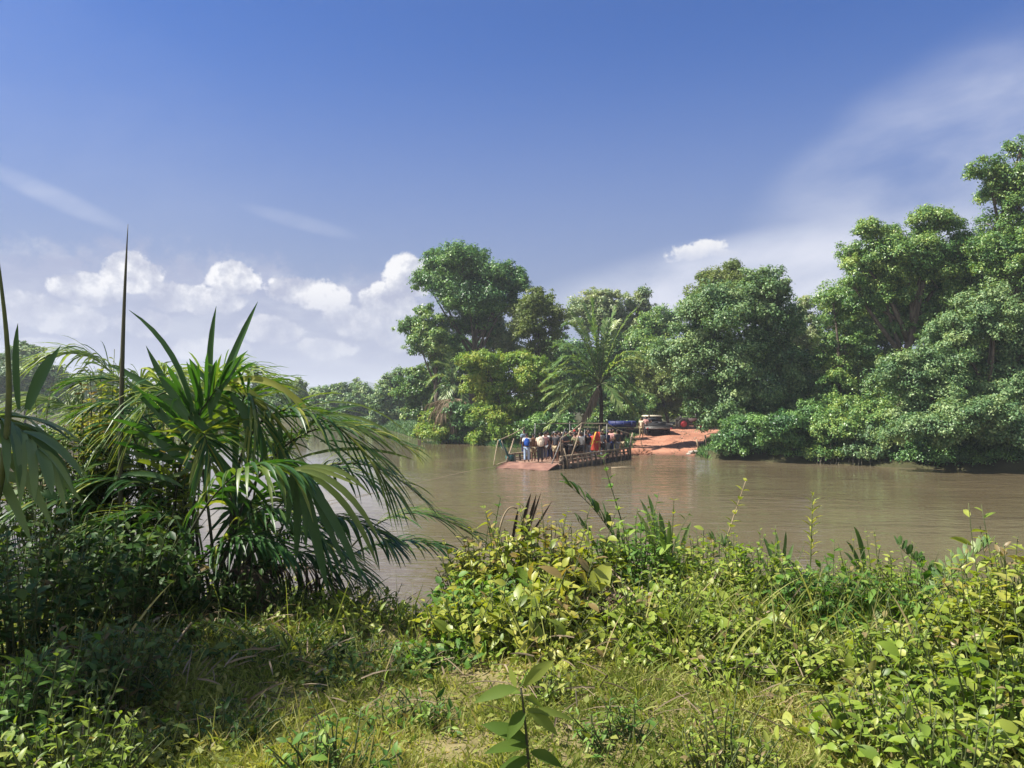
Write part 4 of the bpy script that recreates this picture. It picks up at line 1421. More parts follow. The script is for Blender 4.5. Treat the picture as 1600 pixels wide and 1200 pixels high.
def wheel(root, c, r, w, rim='steel', name='wheel', axis=(1, 0, 0)):
    c = np.asarray(c, float)
    mb = MB()
    mb.lathe(c, axis, [(-w * 0.5, r * 0.62), (-w * 0.5, r * 0.9), (-w * 0.3, r), (w * 0.3, r), (w * 0.5, r * 0.9), (w * 0.5, r * 0.62), (-w * 0.5, r * 0.62)], 22)
    o = mb.build(name, M['tyre'], root, smooth=False)
    mb = MB()
    mb.lathe(c, axis, [(-w * 0.42, 0.0), (-w * 0.42, r * 0.2), (-w * 0.3, r * 0.25), (-w * 0.38, r * 0.62), (w * 0.38, r * 0.62), (w * 0.3, r * 0.25), (w * 0.42, r * 0.2), (w * 0.42, 0.0)], 18)
    mb.build('rim', M[rim], o)
    return o


def build_vehicles():
    # flatbed truck, seen from behind, its cab a little to the right
    b = at_ground(1029, 68)
    b[2] += 0.03
    root = empty('truck', b, 'small dark flatbed truck with cream cab parked on the red road', 'truck')

    def L(x, y, z):
        return b + np.array((x, y, z))
    for sx in (-1, 1):
        for y in (0.7, 3.4):
            wheel(root, L(sx * 0.95, y, 0.42), 0.42, 0.26)
    mb = MB()
    for sx in (-1, 1):
        mb.box(L(sx * 0.45, 2.1, 0.6), (0.06, 2.3, 0.08))
    mb.box(L(0, 0.7, 0.45), (0.9, 0.06, 0.06))
    mb.box(L(0, 3.4, 0.45), (0.9, 0.06, 0.06))
    mb.build('chassis', M['black_body'], root)
    mb = MB()
    mb.box(L(0, 1.2, 0.78), (1.22, 1.5, 0.07))
    mb.box(L(-1.19, 1.2, 0.95), (0.03, 1.5, 0.1))
    mb.box(L(1.19, 1.2, 0.95), (0.03, 1.5, 0.1))
    mb.box(L(0, 2.67, 1.0), (1.15, 0.03, 0.15))
    mb.build('flatbed', M['black_body'], root)
    mb = MB()
    mb.box(L(0, -0.32, 0.66), (1.24, 0.035, 0.07))
    mb.build('rear_bumper', M['steel'], root)
    # cab: tapered box with window openings
    cab = np.array([(-0.88, 2.72, 0.62), (0.88, 2.72, 0.62), (0.88, 4.5, 0.62), (-0.88, 4.5, 0.62), (-0.88, 2.72, 1.12), (0.88, 2.72, 1.12), (0.88, 4.6, 1.05), (-0.88, 4.6, 1.05),
                    (-0.76, 2.78, 1.62), (0.76, 2.78, 1.62), (0.76, 3.9, 1.62), (-0.76, 3.9, 1.62)]) + b
    mb = MB()
    mb.add(cab, [(0, 1, 5, 4), (1, 2, 6, 5), (2, 3, 7, 6), (3, 0, 4, 7), (4, 5, 9, 8), (5, 6, 10, 9), (6, 7, 11, 10), (7, 4, 8, 11), (3, 2, 1, 0), (8, 9, 10, 11)])
    mb.build('cab', M['black_body'], root)
    mb = MB()
    mb.box(L(0, 3.34, 1.66), (0.84, 0.66, 0.05))
    mb.box(L(0.0, 3.34, 1.72), (0.76, 0.58, 0.03))
    mb.build('cab_roof', M['cream'], root)
    mb = MB()
    mb.box(L(0, 2.735, 1.38), (0.62, 0.012, 0.17))
    mb.build('rear_window', M['glass'], root)
    for sx in (-1, 1):
        mb = MB()
        mb.box(L(sx * 1.05, -0.34, 0.66), (0.08, 0.03, 0.05))
        mb.build('tail_light', M['red_paint'], root)
    mb = MB()
    mb.box(L(0.05, 1.6, 0.95), (0.75, 0.7, 0.09))
    for k in range(6):
        mb.box(L(rng.uniform(-0.5, 0.5), rng.uniform(1.1, 2.1), 1.08 + rng.uniform(0, 0.05)), (0.2, 0.24, 0.06))
    sk = mb.build('sacks', M['c_dark grey'], None, L(0, 1.6, 0.86))
    sk.name = 'cargo_load'
    tag(sk, 'dark load lying on the dark truck\'s flatbed', 'cargo')
    # blue trailer, half hidden behind the crowd
    b2 = at_ground(972, 66)
    root = empty('trailer', b2, 'blue open tipping trailer behind the ferry crowd beside the palm', 'trailer')

    def L2(x, y, z):
        return b2 + np.array((x, y, z))
    mb = MB()
    x0, x1, t = 1.06, 1.12, 0.04
    V = []
    for (hx, z) in ((x0, 1.0), (x1, 1.5), (x1 - t, 1.5), (x0 - t, 1.06)):
        V += [(-hx, -0.75 * hx, z), (hx, -0.75 * hx, z), (hx, 0.75 * hx, z), (-hx, 0.75 * hx, z)]
    f = []
    for k in range(3):
        for q in range(4):
            f.append((k * 4 + q, k * 4 + (q + 1) % 4, k * 4 + 4 + (q + 1) % 4, k * 4 + 4 + q))
    f += [(3, 2, 1, 0), (12, 13, 14, 15)]
    mb.add(np.array(V) + b2, f)
    for q in (-0.7, 0, 0.7):
        mb.box(L2(q, -0.83, 1.26), (0.035, 0.03, 0.24))
    mb.build('tipping_body', M['blue_paint'], root)
    mb = MB()
    mb.box(L2(0, 0, 0.86), (0.95, 0.5, 0.06))
    mb.box(L2(-1.4, 0, 0.7), (0.6, 0.05, 0.05))
    mb.build('chassis', M['steel'], root)
    for sy in (-0.62, 0.62):
        wheel(root, L2(0.1, sy, 0.42), 0.42, 0.22, axis=(0, 1, 0))
    # red wheeled tractor behind the leaves
    b3 = at_ground(1070, 77)
    b3[2] += 0.03
    root = empty('tractor', b3, 'small tractor with red wheel rims half behind leaves at the road\'s end', 'tractor')

    def L3(x, y, z):
        return b3 + np.array((x, y, z))
    for sy in (-0.6, 0.6):
        wheel(root, L3(-0.3, sy, 0.56), 0.56, 0.3, 'red_paint', 'rear_wheel', (0, 1, 0))
        wheel(root, L3(1.35, sy * 0.8, 0.34), 0.34, 0.2, 'red_paint', 'front_wheel', (0, 1, 0))
    mb = MB()
    mb.box(L3(0.95, 0, 0.85), (0.65, 0.26, 0.24))
    mb.box(L3(1.62, 0, 0.82), (0.03, 0.22, 0.2))
    mb.build('hood', M['maroon'], root)
    mb = MB()
    mb.box(L3(0.5, 0, 0.52), (0.95, 0.17, 0.13))
    mb.box(L3(1.35, 0, 0.4), (0.06, 0.45, 0.05))
    mb.build('chassis', M['black_body'], root)
    for sy in (-0.5, 0.5):
        mb = MB()
        P = [L3(-0.3 + 0.66 * math.cos(a), sy, 0.56 + 0.66 * math.sin(a)) for a in np.linspace(0.3, 2.6, 9)]
        for q0, q1 in zip(P[:-1], P[1:]):
            c_ = (q0 + q1) / 2
            a_ = math.atan2((q1 - q0)[2], (q1 - q0)[0])
            mb.box(c_, (0.1, 0.17, 0.015), np.array(((math.cos(a_), 0, -math.sin(a_)), (0, 1, 0), (math.sin(a_), 0, math.cos(a_)))))
        mb.build('fender', M['black_body'], root)
    mb = MB()
    mb.box(L3(-0.3, 0, 1.0), (0.2, 0.2, 0.05))
    mb.box(L3(-0.48, 0, 1.18), (0.04, 0.2, 0.16))
    mb.build('seat', M['black_body'], root)
    mb = MB()
    mb.lathe(L3(0.25, 0, 1.25), (-0.5, 0, 0.85), [(-0.015, 0.15), (0.015, 0.15), (0.015, 0.18), (-0.015, 0.18), (-0.015, 0.15)], 16)
    mb.tube([L3(0.4, 0, 1.0), L3(0.25, 0, 1.25)], 0.02, 6)
    mb.build('steering_wheel', M['tyre'], root)
    mb = MB()
    mb.tube([L3(1.1, 0.12, 1.05), L3(1.1, 0.12, 1.55)], 0.03, 8)
    mb.build('exhaust', M['steel'], root)


build_vehicles()


def build_shore_bits():
    for px, d, h, lean, lab in ((1105, 56.2, 1.0, -0.18, 'dark leaning wooden post at the right edge of the landing'), (1092, 57.2, 0.8, -0.25, 'short pale wooden post left of the dark one')):
        b = at_ground(px, d)
        mb = MB()
        mb.tube([b - np.array((0, 0, 0.2)), b + np.array((lean * h * 0.5, 0, h * 0.5)), b + np.array((lean * h, 0, h))], [0.08, 0.075, 0.06], 8)
        tag(mb.build('wooden_post', M['wood_dark' if h == 1.0 else 'wood'], None, b), lab, 'post', 'posts at the landing')
    for k, (px, d, r, lab) in enumerate(((1083, 55.4, 0.28, 'pale rock at the water\'s edge, right corner of the landing'), (1116, 56.5, 0.3, 'pale grey rock beside the dark leaning post'), (1076, 55.3, 0.16, 'small pale rock left of the larger waterline rock'))):
        b = at_ground(px, d)
        bm = bmesh.new()
        bmesh.ops.create_icosphere(bm, subdivisions=2, radius=1)
        for v in bm.verts:
            q = v.co
            f = 1 + 0.22 * math.sin(q.x * 3.1 + k) * math.cos(q.y * 4.3 + k * 2) + 0.15 * math.sin(q.z * 5 + k)
            v.co = Vector((q.x * r * 1.3 * f, q.y * r * f, q.z * r * 0.7 * f + r * 0.3))
        me = bpy.data.meshes.new('rock')
        bm.to_mesh(me)
        bm.free()
        me.materials.append(M['rock'])
        o = bpy.data.objects.new('rock', me)
        COL.objects.link(o)
        o.location = b
        tag(o, lab, 'rock', 'rocks at the landing')
    # small stones and clods over the landing
    n = 420
    y = rng.uniform(54.6, 76, n)
    x = road_mid(y) + rng.uniform(-1, 1, n) * road_half(y)
    C = np.stack([x, y, ground_z(x, y) + 0.04], -1)
    r = rng.uniform(0.015, 0.055, n) * np.where(rng.random(n) < 0.06, 2.0, 1)
    O = np.array([(1, 0, 0), (0, 1, 0), (-1, 0, 0), (0, -1, 0), (0, 0, 0.8), (0, 0, -0.8)], float)
    V = C[:, None] + O[None] * r[:, None, None] * rng.uniform(0.7, 1.3, (n, 6, 1))
    fo = np.array([(0, 1, 4), (1, 2, 4), (2, 3, 4), (3, 0, 4), (1, 0, 5), (2, 1, 5), (3, 2, 5), (0, 3, 5)])
    mb = MB()
    mb.add(V.reshape(-1, 3), ((np.arange(n) * 6)[:, None, None] + fo[None]).reshape(-1, 3))
    tag(mb.build('road_gravel', M['clod'], None, (12, 60, 0.5)), 'loose stones and clods scattered over the red landing', 'stones', kind='stuff')
    # mound of red soil left of the landing
    b = np.array((8.9, 56.6, 0.1))
    bm = bmesh.new()
    bmesh.ops.create_icosphere(bm, subdivisions=4, radius=1)
    for v in bm.verts:
        q = v.co
        f = 1 + 0.2 * math.sin(q.x * 4) * math.cos(q.y * 5 + 1) + 0.06 * math.sin(q.x * 17 + q.y * 13)
        v.co = Vector((q.x * 1.5 * f, q.y * 1.1 * f, max(-0.2, q.z) * 0.42 * f - 0.08))
    me = bpy.data.meshes.new('soil_mound')
    bm.to_mesh(me)
    bm.free()
    me.materials.append(M['road'])
    o = bpy.data.objects.new('soil_mound', me)
    COL.objects.link(o)
    o.location = b
    tag(o, 'low mound of red soil at the ferry\'s landing end', 'soil mound')
    mb = MB()
    mb.tube([np.array((5.85, 45.3, 0.02)), np.array((6.6, 45.35, 0.04)), np.array((7.25, 45.3, 0.02))], [0.03, 0.035, 0.025], 6)
    tag(mb.build('floating_pole', M['rope'], None, (6.5, 45.3, 0)), 'thin pale pole floating on the water right of the ferry', 'pole')
    # guide cable from the ferry to this side
    mb = MB()
    a, c = F(-1.0, 3.85, 0.1), np.array((-9.5, 24.0, 0.1))
    t = np.linspace(0, 1, 24)[:, None]
    P = a * (1 - t) + c * t
    P[:, 2] = 0.06 + 0.05 * np.sin(t[:, 0] * 9)
    mb.tube(P, 0.010, 5)
    tag(mb.build('guide_cable', M['rope'], None, a), 'thin pale cable running across the water from the ferry ramp', 'cable')


M['clod'] = rough_mat('stone_and_clod', (0.16, 0.085, 0.06), (0.34, 0.25, 0.19), 3, 0.9, 0.2, coords='Object')
M['rock'] = rough_mat('pale_rock', (0.25, 0.22, 0.18), (0.45, 0.41, 0.35), 5, 0.9, 0.4)
build_shore_bits()


# ------------------------------------------------------------------ near bank plants
def shrub(label, px, d, w, top, n=60, leaf=0.1, lw=0.5, mat='n_bush', name='shrub', cat='shrub', group='shrubs on the near bank', stem='stem_green', gap=0.5, bare=0.2, droop=0.0, tint=0.5,
          round_=0.45, tv=0.13, updir=0.35, dep=None, stem_r=0.006):
    root_p = at_ground(px, d)
    if top < 960 and mat not in ('n_dark',) and name == 'shrub':
        top -= 16
    h = max(0.15, W(px, top, d)[2] - root_p[2])
    n = int(n * 0.85)
    leaf *= 1.22 if mat != 'n_dark' else 1.0
    root = empty(name, root_p, label, cat, group)
    PB, PD, PN, PL, PT, PW = [], [], [], [], [], []
    ms = MB()
    for k in range(n):
        a = rng.uniform(0, 2 * math.pi)
        u = math.sqrt(rng.random())
        ex, ey = math.cos(a) * u * w / 2, math.sin(a) * u * (dep or w) / 2
        hz_ = h * (1 - round_ * u * u) * rng.uniform(0.72, 1.06)
        gx, gy = root_p[0] + ex, root_p[1] + ey
        e = np.array((gx, gy, max(gz(gx, gy), root_p[2] - 0.3) * 0.5 + root_p[2] * 0.5 + hz_))
        sx, sy = root_p[0] + ex * 0.45 + rng.normal(0, 0.03), root_p[1] + ey * 0.45
        s = np.array((sx, sy, gz(sx, sy) - 0.03))
        c = s * 0.5 + e * 0.5 + np.array((ex * 0.05, ey * 0.05, hz_ * 0.18)) + rng.normal(0, 0.04, 3)
        wild = rng.random() < 0.14
        if wild:
            e = e + np.array((rng.normal(0, 0.08), rng.normal(0, 0.05), min(0.32, h * rng.uniform(0.15, 0.45))))
        lsc = float(np.clip(np.exp(rng.normal(-0.06, 0.26)), 0.5, 1.55))
        if droop:
            e = e + np.array((ex, ey, 0)) * droop * 0.5 - np.array((0, 0, hz_ * droop * rng.uniform(0.3, 1)))
            c = c + np.array((0, 0, hz_ * 0.35))
        P = bez([s, c, e], 24)
        ln = np.linalg.norm(np.diff(P, axis=0), axis=1).sum()
        ms.tube(P[[0, 4, 8, 12, 16, 20, 23]], np.linspace(stem_r, stem_r * 0.35, 7), 4)
        m_ = max(4, int(ln * (1 - bare) / (leaf * lsc * gap * (1.25 if wild else 1.0))))
        t = np.linspace(bare, 1, m_)
        idx = np.clip((t * 23).astype(int), 0, 22)
        B = P[idx]
        T = unit(P[idx + 1] - P[idx])
        ph = rng.uniform(0, 6.28) + np.arange(m_) * 2.4
        A = unit(np.cross(T, rng.normal(size=3)))
        Bn = np.cross(T, A)
        side = np.cos(ph)[:, None] * A + np.sin(ph)[:, None] * Bn
        D = unit(side + T * rng.uniform(0.15, 0.7, (m_, 1)) + np.array((0, 0, updir * 0.3)) + rng.normal(size=(m_, 3)) * 0.18)
        N = unit(np.array((0, 0, 1.0)) + T * 0.35 + rng.normal(size=(m_, 3)) * 0.38)
        PB.append(B)
        PD.append(D)
        PN.append(N)
        PW.append(np.full(m_, lw * rng.uniform(0.72, 1.25)))
        PL.append(leaf * lsc * rng.uniform(0.65, 1.25, m_) * np.interp(t, [bare, 0.8, 1], [0.9, 1.0, 0.6]))
        PT.append(np.clip(tint + rng.normal(0, tv * 1.35) + 0.25 * (t - 0.6) + rng.normal(0, tv * 0.8, m_), 0, 1))
    Lf = np.concatenate(PL)
    ml = MB()
    ml.leaves(np.concatenate(PB), np.concatenate(PD), np.concatenate(PN), Lf, Lf * np.concatenate(PW), np.concatenate(PT), near=True)
    ml.build('foliage', M[mat], root, smooth=True)
    ms.build('stems', M[stem], root)
    return root


def px_pts(pts, d):
    return [W(q[0], q[1], q[2] if len(q) > 2 else d) for q in pts]


def strap(mb, pts, d, width, normal=(0, -1, 0.3), fold=0.25, tint=0.5, k=9):
    width *= 0.78
    P = bez(px_pts(pts, d), k)
    wd = width * np.interp(np.linspace(0, 1, k), [0, 0.15, 0.45, 0.8, 1], [0.4, 0.85, 1.0, 0.7, 0.03])
    mb.ribbons(P[None], wd[None], np.asarray(normal, float)[None], fold, tint)


def stalk(label, pts, d, leaf, lw, mat, n=12, name='tall_plant', cat='plant', group='leafy stems rising above the bushes', r=0.008, start=0.2, tint=0.55, stem='stem_green', up=0.4):
    P = bez(px_pts(pts, d), 24)
    g0 = P[0].copy()
    g0[2] = gz(g0[0], g0[1]) - 0.02
    P = np.concatenate([bez([g0, (g0 + P[0]) / 2, P[0]], 8)[:-1], P])
    root = empty(name, g0, label, cat, group)
    ms = MB()
    ms.tube(P, np.linspace(r, r * 0.4, len(P)), 6)
    ms.build('stem', M[stem], root)
    Q = P[7:]
    T = unit(np.gradient(Q, axis=0))
    t = np.linspace(start, 1, n)
    idx = np.clip((t * 23).astype(int), 0, 23)
    ml = MB()
    for s in (-1, 1):
        ph = np.arange(n) * 1.57 + rng.normal(0, 0.3, n)
        A = unit(np.cross(T[idx], np.array((0.2, 1, 0.1))))
        B = np.cross(T[idx], A)
        side = (np.cos(ph)[:, None] * A + np.sin(ph)[:, None] * B) * s
        D = unit(side + T[idx] * 0.45 + np.array((0, 0, up * 0.3)))
        N = unit(np.array((0, 0, 1.0)) + T[idx] * 0.3 + rng.normal(size=(n, 3)) * 0.25)
        L = leaf * rng.uniform(0.75, 1.15, n) * np.interp(t, [0, 0.8, 1], [1, 0.95, 0.7])
        ml.leaves(Q[idx], D, N, L, L * lw, np.clip(tint + rng.normal(0, 0.12, n), 0, 1), near=True)
    ml.build('foliage', M[mat], root, smooth=True)
    return root


def near_frond(root, pts, n=24, L=0.8, width=0.05, mat='n_palm', stem='stem_dark', r0=0.014, name='frond', **kw):
    ml, mr = MB(), MB()
    frond(ml, mr, px_pts(pts, 6), n, L, width, r0=r0, **kw)
    f = ml.build(name, M[mat], root, smooth=True)
    mr.build('rachis', M[stem], f)
    return f


def build_near_palms():
    base = at_ground(330, 6.4)
    root = empty('palm_clump', base, 'big foreground palm clump with broad glossy leaflets arching over the grass', 'palm')
    nf = lambda *a, **k: near_frond(root, *a, **k)
    # tall middle leaf with upright broad leaflets
    f = nf([(290, 990, 6.3), (245, 800, 6.2), (285, 660, 6.0), (345, 602, 5.9)], 20, 0.8, 0.042, start=0.45, angle=(62, 14), droop=0.22, lift=0.25, r0=0.02, tint=0.42)
    ml = MB()
    for pts, w_, t_ in (([(330, 655), (322, 560), (338, 478)], 0.072, 0.45), ([(333, 640), (360, 560), (403, 471)], 0.082, 0.5), ([(305, 660), (285, 540), (201, 484)], 0.058, 0.35), ([(295, 650), (262, 610), (228, 540)], 0.075, 0.4),
                        ([(345, 612), (315, 590), (296, 560)], 0.05, 0.4), ([(330, 690), (250, 600), (168, 570)], 0.085, 0.45), ([(322, 705), (260, 660), (192, 588)], 0.085, 0.5), ([(315, 745), (255, 690), (176, 640)], 0.075, 0.5),
                        ([(345, 700), (300, 640), (240, 590)], 0.08, 0.45), ([(390, 775), (330, 690), (255, 640)], 0.06, 0.4), ([(300, 700), (270, 730), (180, 700)], 0.07, 0.55), ([(350, 605), (372, 570), (378, 556)], 0.03, 0.3),
                        ([(297, 735), (240, 760), (160, 745)], 0.06, 0.55), ([(285, 760), (220, 720), (150, 760)], 0.05, 0.5)):
        strap(ml, pts, 5.9 + rng.uniform(-0.15, 0.15), w_, tint=t_)
    ml.build('leaflets', M['n_palm'], f, smooth=True)
    # yellow tinged arch to the right with hanging leaflets
    f = nf([(400, 990, 6.6), (290, 640, 6.5), (470, 530, 6.3), (610, 765, 6.0)], 34, 0.7, 0.028, start=0.4, angle=(50, 14), droop=0.4, lift=0.12, r0=0.02, tint=0.55)
    ml = MB()
    for pts, w_, t_ in (([(345, 605), (400, 575), (455, 600), (500, 665)], 0.07, 0.92), ([(345, 608), (395, 600), (425, 630), (435, 720)], 0.09, 0.75), ([(350, 602), (390, 580), (440, 590), (470, 640)], 0.06, 0.95),
                        ([(350, 612), (400, 640), (420, 700), (415, 750)], 0.09, 0.5), ([(360, 615), (390, 640), (395, 690), (385, 740)], 0.08, 0.4), ([(355, 625), (370, 660), (375, 710), (360, 760)], 0.08, 0.45),
                        ([(440, 720), (480, 650), (520, 632), (572, 634)], 0.045, 0.5), ([(430, 640), (446, 680), (435, 720), (440, 765)], 0.055, 0.45), ([(455, 720), (530, 690), (600, 700), (650, 720)], 0.035, 0.6),
                        ([(470, 640), (540, 610), (600, 640), (640, 680)], 0.022, 0.6), ([(480, 660), (560, 650), (620, 680), (650, 715)], 0.02, 0.65), ([(500, 690), (560, 680), (620, 720), (640, 760)], 0.022, 0.5), ([(490, 680), (530, 700), (560, 740), (565, 790)], 0.024, 0.4), ([(510, 690), (560, 710), (590, 760), (600, 800)], 0.022, 0.4),
                        ([(500, 650), (560, 640), (610, 670), (632, 700)], 0.03, 0.6), ([(520, 660), (560, 660), (600, 690), (625, 715)], 0.03, 0.6)):
        strap(ml, pts, 6.2 + rng.uniform(-0.2, 0.1), w_, tint=t_)
    ml.build('leaflets', M['n_palm'], f, smooth=True)
    # near frond whose terminal fan hangs in front
    f = nf([(235, 1010, 5.6), (285, 800, 5.5), (370, 690, 5.4), (460, 735, 5.3)], 26, 0.6, 0.034, start=0.45, angle=(66, 24), droop=0.6, lift=0.15, tint=0.5)
    ml = MB()
    for pts, w_, t_ in (([(457, 736), (455, 770), (448, 830)], 0.06, 0.35), ([(462, 738), (468, 800), (462, 880)], 0.075, 0.3), ([(470, 740), (490, 820), (512, 925)], 0.095, 0.3), ([(466, 738), (520, 790), (572, 922)], 0.08, 0.35),
                        ([(475, 738), (550, 770), (592, 890)], 0.06, 0.6), ([(470, 735), (540, 740), (596, 850)], 0.06, 0.6), ([(460, 733), (530, 715), (580, 775)], 0.05, 0.6), ([(480, 745), (500, 800), (548, 900)], 0.06, 0.4),
                        ([(465, 742), (480, 800), (478, 860)], 0.05, 0.35), ([(455, 735), (500, 725), (560, 760)], 0.045, 0.65)):
        strap(ml, pts, 5.3 + rng.uniform(-0.08, 0.08), w_, tint=t_, normal=(0.2, -1, 0.4))
    ml.build('leaflets', M['n_palm'], f, smooth=True)
    # lower right comb like fronds over the water
    nf([(430, 985, 7.0), (540, 830, 7.0), (640, 815, 7.0), (745, 882, 7.0)], 40, 0.42, 0.024, start=0.4, angle=(58, 30), droop=0.35, lift=0.1, tint=0.4)
    nf([(470, 985, 7.6), (560, 790, 7.6), (640, 770, 7.6), (735, 835, 7.6)], 34, 0.62, 0.02, start=0.45, angle=(40, 14), droop=0.35, lift=0.2, tint=0.5)
    nf([(380, 985, 6.8), (430, 800, 6.8), (520, 770, 6.6), (610, 850, 6.4)], 34, 0.5, 0.028, start=0.35, angle=(60, 25), droop=0.5, lift=0.1, tint=0.35)
    # inner shaded fronds
    for pts in ([(330, 980, 6.0), (340, 800, 6.0), (420, 740, 5.9), (510, 850, 5.8)], [(250, 980, 6.0), (210, 800, 6.0), (130, 740, 5.8), (30, 800, 5.6)], [(340, 980, 6.3), (310, 800, 6.2), (240, 720, 6.0), (120, 760, 5.8)],
                [(300, 980, 6.6), (250, 740, 6.6), (330, 640, 6.6), (440, 700, 6.5)], [(220, 980, 6.4), (160, 780, 6.4), (90, 680, 6.3), (10, 720, 6.1)], [(350, 980, 6.5), (400, 860, 6.4), (460, 830, 6.3), (540, 900, 6.2)],
                [(310, 980, 6.2), (300, 700, 6.3), (230, 600, 6.3), (130, 640, 6.2)], [(400, 980, 6.9), (440, 760, 6.9), (500, 690, 6.8), (590, 760, 6.7)], [(260, 980, 5.9), (300, 860, 5.8), (370, 800, 5.7), (450, 860, 5.6)]):
        nf(pts, 32, 0.48, 0.024, start=0.3, angle=(62, 25), droop=0.45, lift=0.12, tint=0.45)
    for pts in ([(330, 960, 6.4), (380, 700, 6.3), (480, 610, 6.2), (640, 700, 6.1)], [(360, 960, 6.6), (420, 740, 6.6), (540, 660, 6.5), (660, 780, 6.4)], [(300, 960, 6.2), (240, 720, 6.2), (120, 640, 6.1), (20, 710, 6.0)],
                [(320, 960, 6.5), (300, 660, 6.5), (220, 560, 6.4), (110, 600, 6.3)], [(300, 960, 5.9), (330, 800, 5.9), (230, 760, 5.8), (120, 840, 5.6)], [(340, 960, 6.1), (390, 820, 6.1), (480, 790, 6.0), (570, 900, 5.9)]):
        nf(pts, 40, 0.46, 0.019, start=0.35, angle=(52, 18), droop=0.35, lift=0.2, tint=0.55)
    for k in range(9):
        x0, dd = rng.uniform(230, 400), rng.uniform(5.9, 7.2)
        tx, ty = min(455, x0 + rng.uniform(-260, 150)), rng.uniform(640, 860)
        nf([(x0, 985, dd), (x0 + (tx - x0) * 0.2, ty - rng.uniform(60, 130), dd), (x0 + (tx - x0) * 0.6, ty - rng.uniform(60, 120), dd - 0.1), (tx, ty, dd - 0.2)], 32, rng.uniform(0.4, 0.65), rng.uniform(0.018, 0.032),
           start=0.35, angle=(60, 22), droop=rng.uniform(0.3, 0.6), lift=0.15, tint=rng.uniform(0.35, 0.62))
    for pts in ([(330, 960, 6.2), (360, 860, 6.2), (400, 850, 6.1), (445, 985, 6.0)], [(300, 960, 6.0), (270, 880, 6.0), (235, 870, 5.9), (205, 985, 5.9)], [(350, 960, 6.6), (430, 850, 6.6), (500, 860, 6.5), (545, 960, 6.4)]):
        near_frond(root, pts, 26, 0.4, 0.022, 'dead_leaf', 'stem_dry', name='dead_frond', start=0.3, angle=(50, 20), droop=0.9, lift=0.0, tint=0.6, fold=0.7)
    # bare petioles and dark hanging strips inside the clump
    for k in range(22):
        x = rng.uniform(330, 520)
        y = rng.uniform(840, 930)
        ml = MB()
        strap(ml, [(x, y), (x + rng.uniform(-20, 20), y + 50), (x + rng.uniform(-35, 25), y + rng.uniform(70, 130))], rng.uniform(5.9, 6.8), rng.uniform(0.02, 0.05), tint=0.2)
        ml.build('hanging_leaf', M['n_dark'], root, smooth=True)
    # pale fronds behind
    b2 = at_ground(230, 8.2)
    r2 = empty('palm_clump', b2, 'pale thin leaved palm fronds arching behind the big palm clump', 'palm')
    for pts in ([(300, 960, 8.2), (250, 640, 8.2), (170, 520, 8.2), (80, 560, 8.0)], [(260, 960, 8.4), (300, 620, 8.4), (370, 520, 8.3), (470, 640, 8.1)], [(230, 960, 8.0), (190, 680, 8.0), (120, 590, 8.0), (20, 640, 8.0)],
                [(280, 960, 8.6), (270, 640, 8.6), (330, 540, 8.6), (410, 590, 8.6)], [(250, 960, 8.1), (240, 720, 8.1), (180, 640, 8.1), (100, 680, 8.0)]):
        near_frond(r2, pts, 44, 0.75, 0.026, 'n_palm_pale', 'stem_green', start=0.4, angle=(50, 16), droop=0.5, lift=0.22, tint=0.5)
    for k in range(9):
        x0, dd = rng.uniform(180, 330), rng.uniform(7.6, 8.6)
        tx, ty = x0 + rng.uniform(-230, 180), rng.uniform(590, 720)
        near_frond(r2, [(x0, 960, dd), (x0 + (tx - x0) * 0.2, ty - 90, dd), (x0 + (tx - x0) * 0.6, ty - 90, dd), (tx, ty, dd - 0.2)], 40, 0.6, 0.024, 'n_palm_pale', 'stem_green', start=0.4, angle=(52, 18), droop=0.5, lift=0.2, tint=rng.uniform(0.4, 0.65))
    # spear leaf
    p = W(193, 690, 5.9)
    b3 = np.array((p[0], p[1], gz(p[0], p[1])))
    r3 = empty('spear_leaf', b3, 'single tall unopened palm spear leaf standing straight up against the clouds', 'palm leaf')
    mb = MB()
    P = bez([b3, W(185, 700, 5.9), W(191, 520, 5.9), W(200, 350, 5.9)], 26)
    mb.tube(P, np.interp(np.linspace(0, 1, 26), [0, 0.3, 0.6, 0.85, 1], [0.022, 0.02, 0.017, 0.01, 0.002]), 8)
    mb.build('spear', M['spear'], r3, smooth=True)
    # close palm at the left edge
    b4 = at_ground(-120, 4.2)
    r4 = empty('palm_clump', b4, 'close palm at the left edge with long grey green leaflets hanging right', 'palm')
    near_frond(r4, [(-150, 900, 4.3), (-110, 650, 4.3), (-20, 600, 4.2), (60, 700, 4.0)], 14, 0.5, 0.06, 'n_palm_pale', 'stem_green', start=0.5, angle=(55, 15), droop=0.6, lift=0.1, tint=0.35)
    ml = MB()
    for pts, w_, t_ in (([(-10, 672), (60, 690), (132, 790)], 0.075, 0.4), ([(5, 668), (80, 670), (125, 740)], 0.06, 0.5), ([(-10, 700), (40, 720), (85, 830)], 0.075, 0.35), ([(-15, 720), (20, 770), (50, 850)], 0.07, 0.3),
                        ([(15, 664), (70, 660), (140, 750)], 0.05, 0.5), ([(-20, 740), (30, 740), (70, 770)], 0.07, 0.3)):
        strap(ml, pts, 4.1 + rng.uniform(-0.1, 0.1), w_, tint=t_)
    ml.build('leaflets', M['n_palm_pale'], r4, smooth=True)
    ml = MB()
    strap(ml, [(45, 640), (62, 590), (95, 540)], 4.6, 0.085, tint=0.45)
    strap(ml, [(40, 640), (60, 560), (92, 552)], 4.7, 0.05, tint=0.3)
    strap(ml, [(30, 640), (22, 560), (28, 505)], 4.8, 0.06, tint=0.3)
    ml.build('upright_leaflets', M['n_palm'], r4, smooth=True)
    mb = MB()
    mb.tube(bez([b4, W(48, 760, 4.0), W(22, 600, 3.9), W(-6, 385, 3.8)], 20), np.linspace(0.028, 0.006, 20), 8)
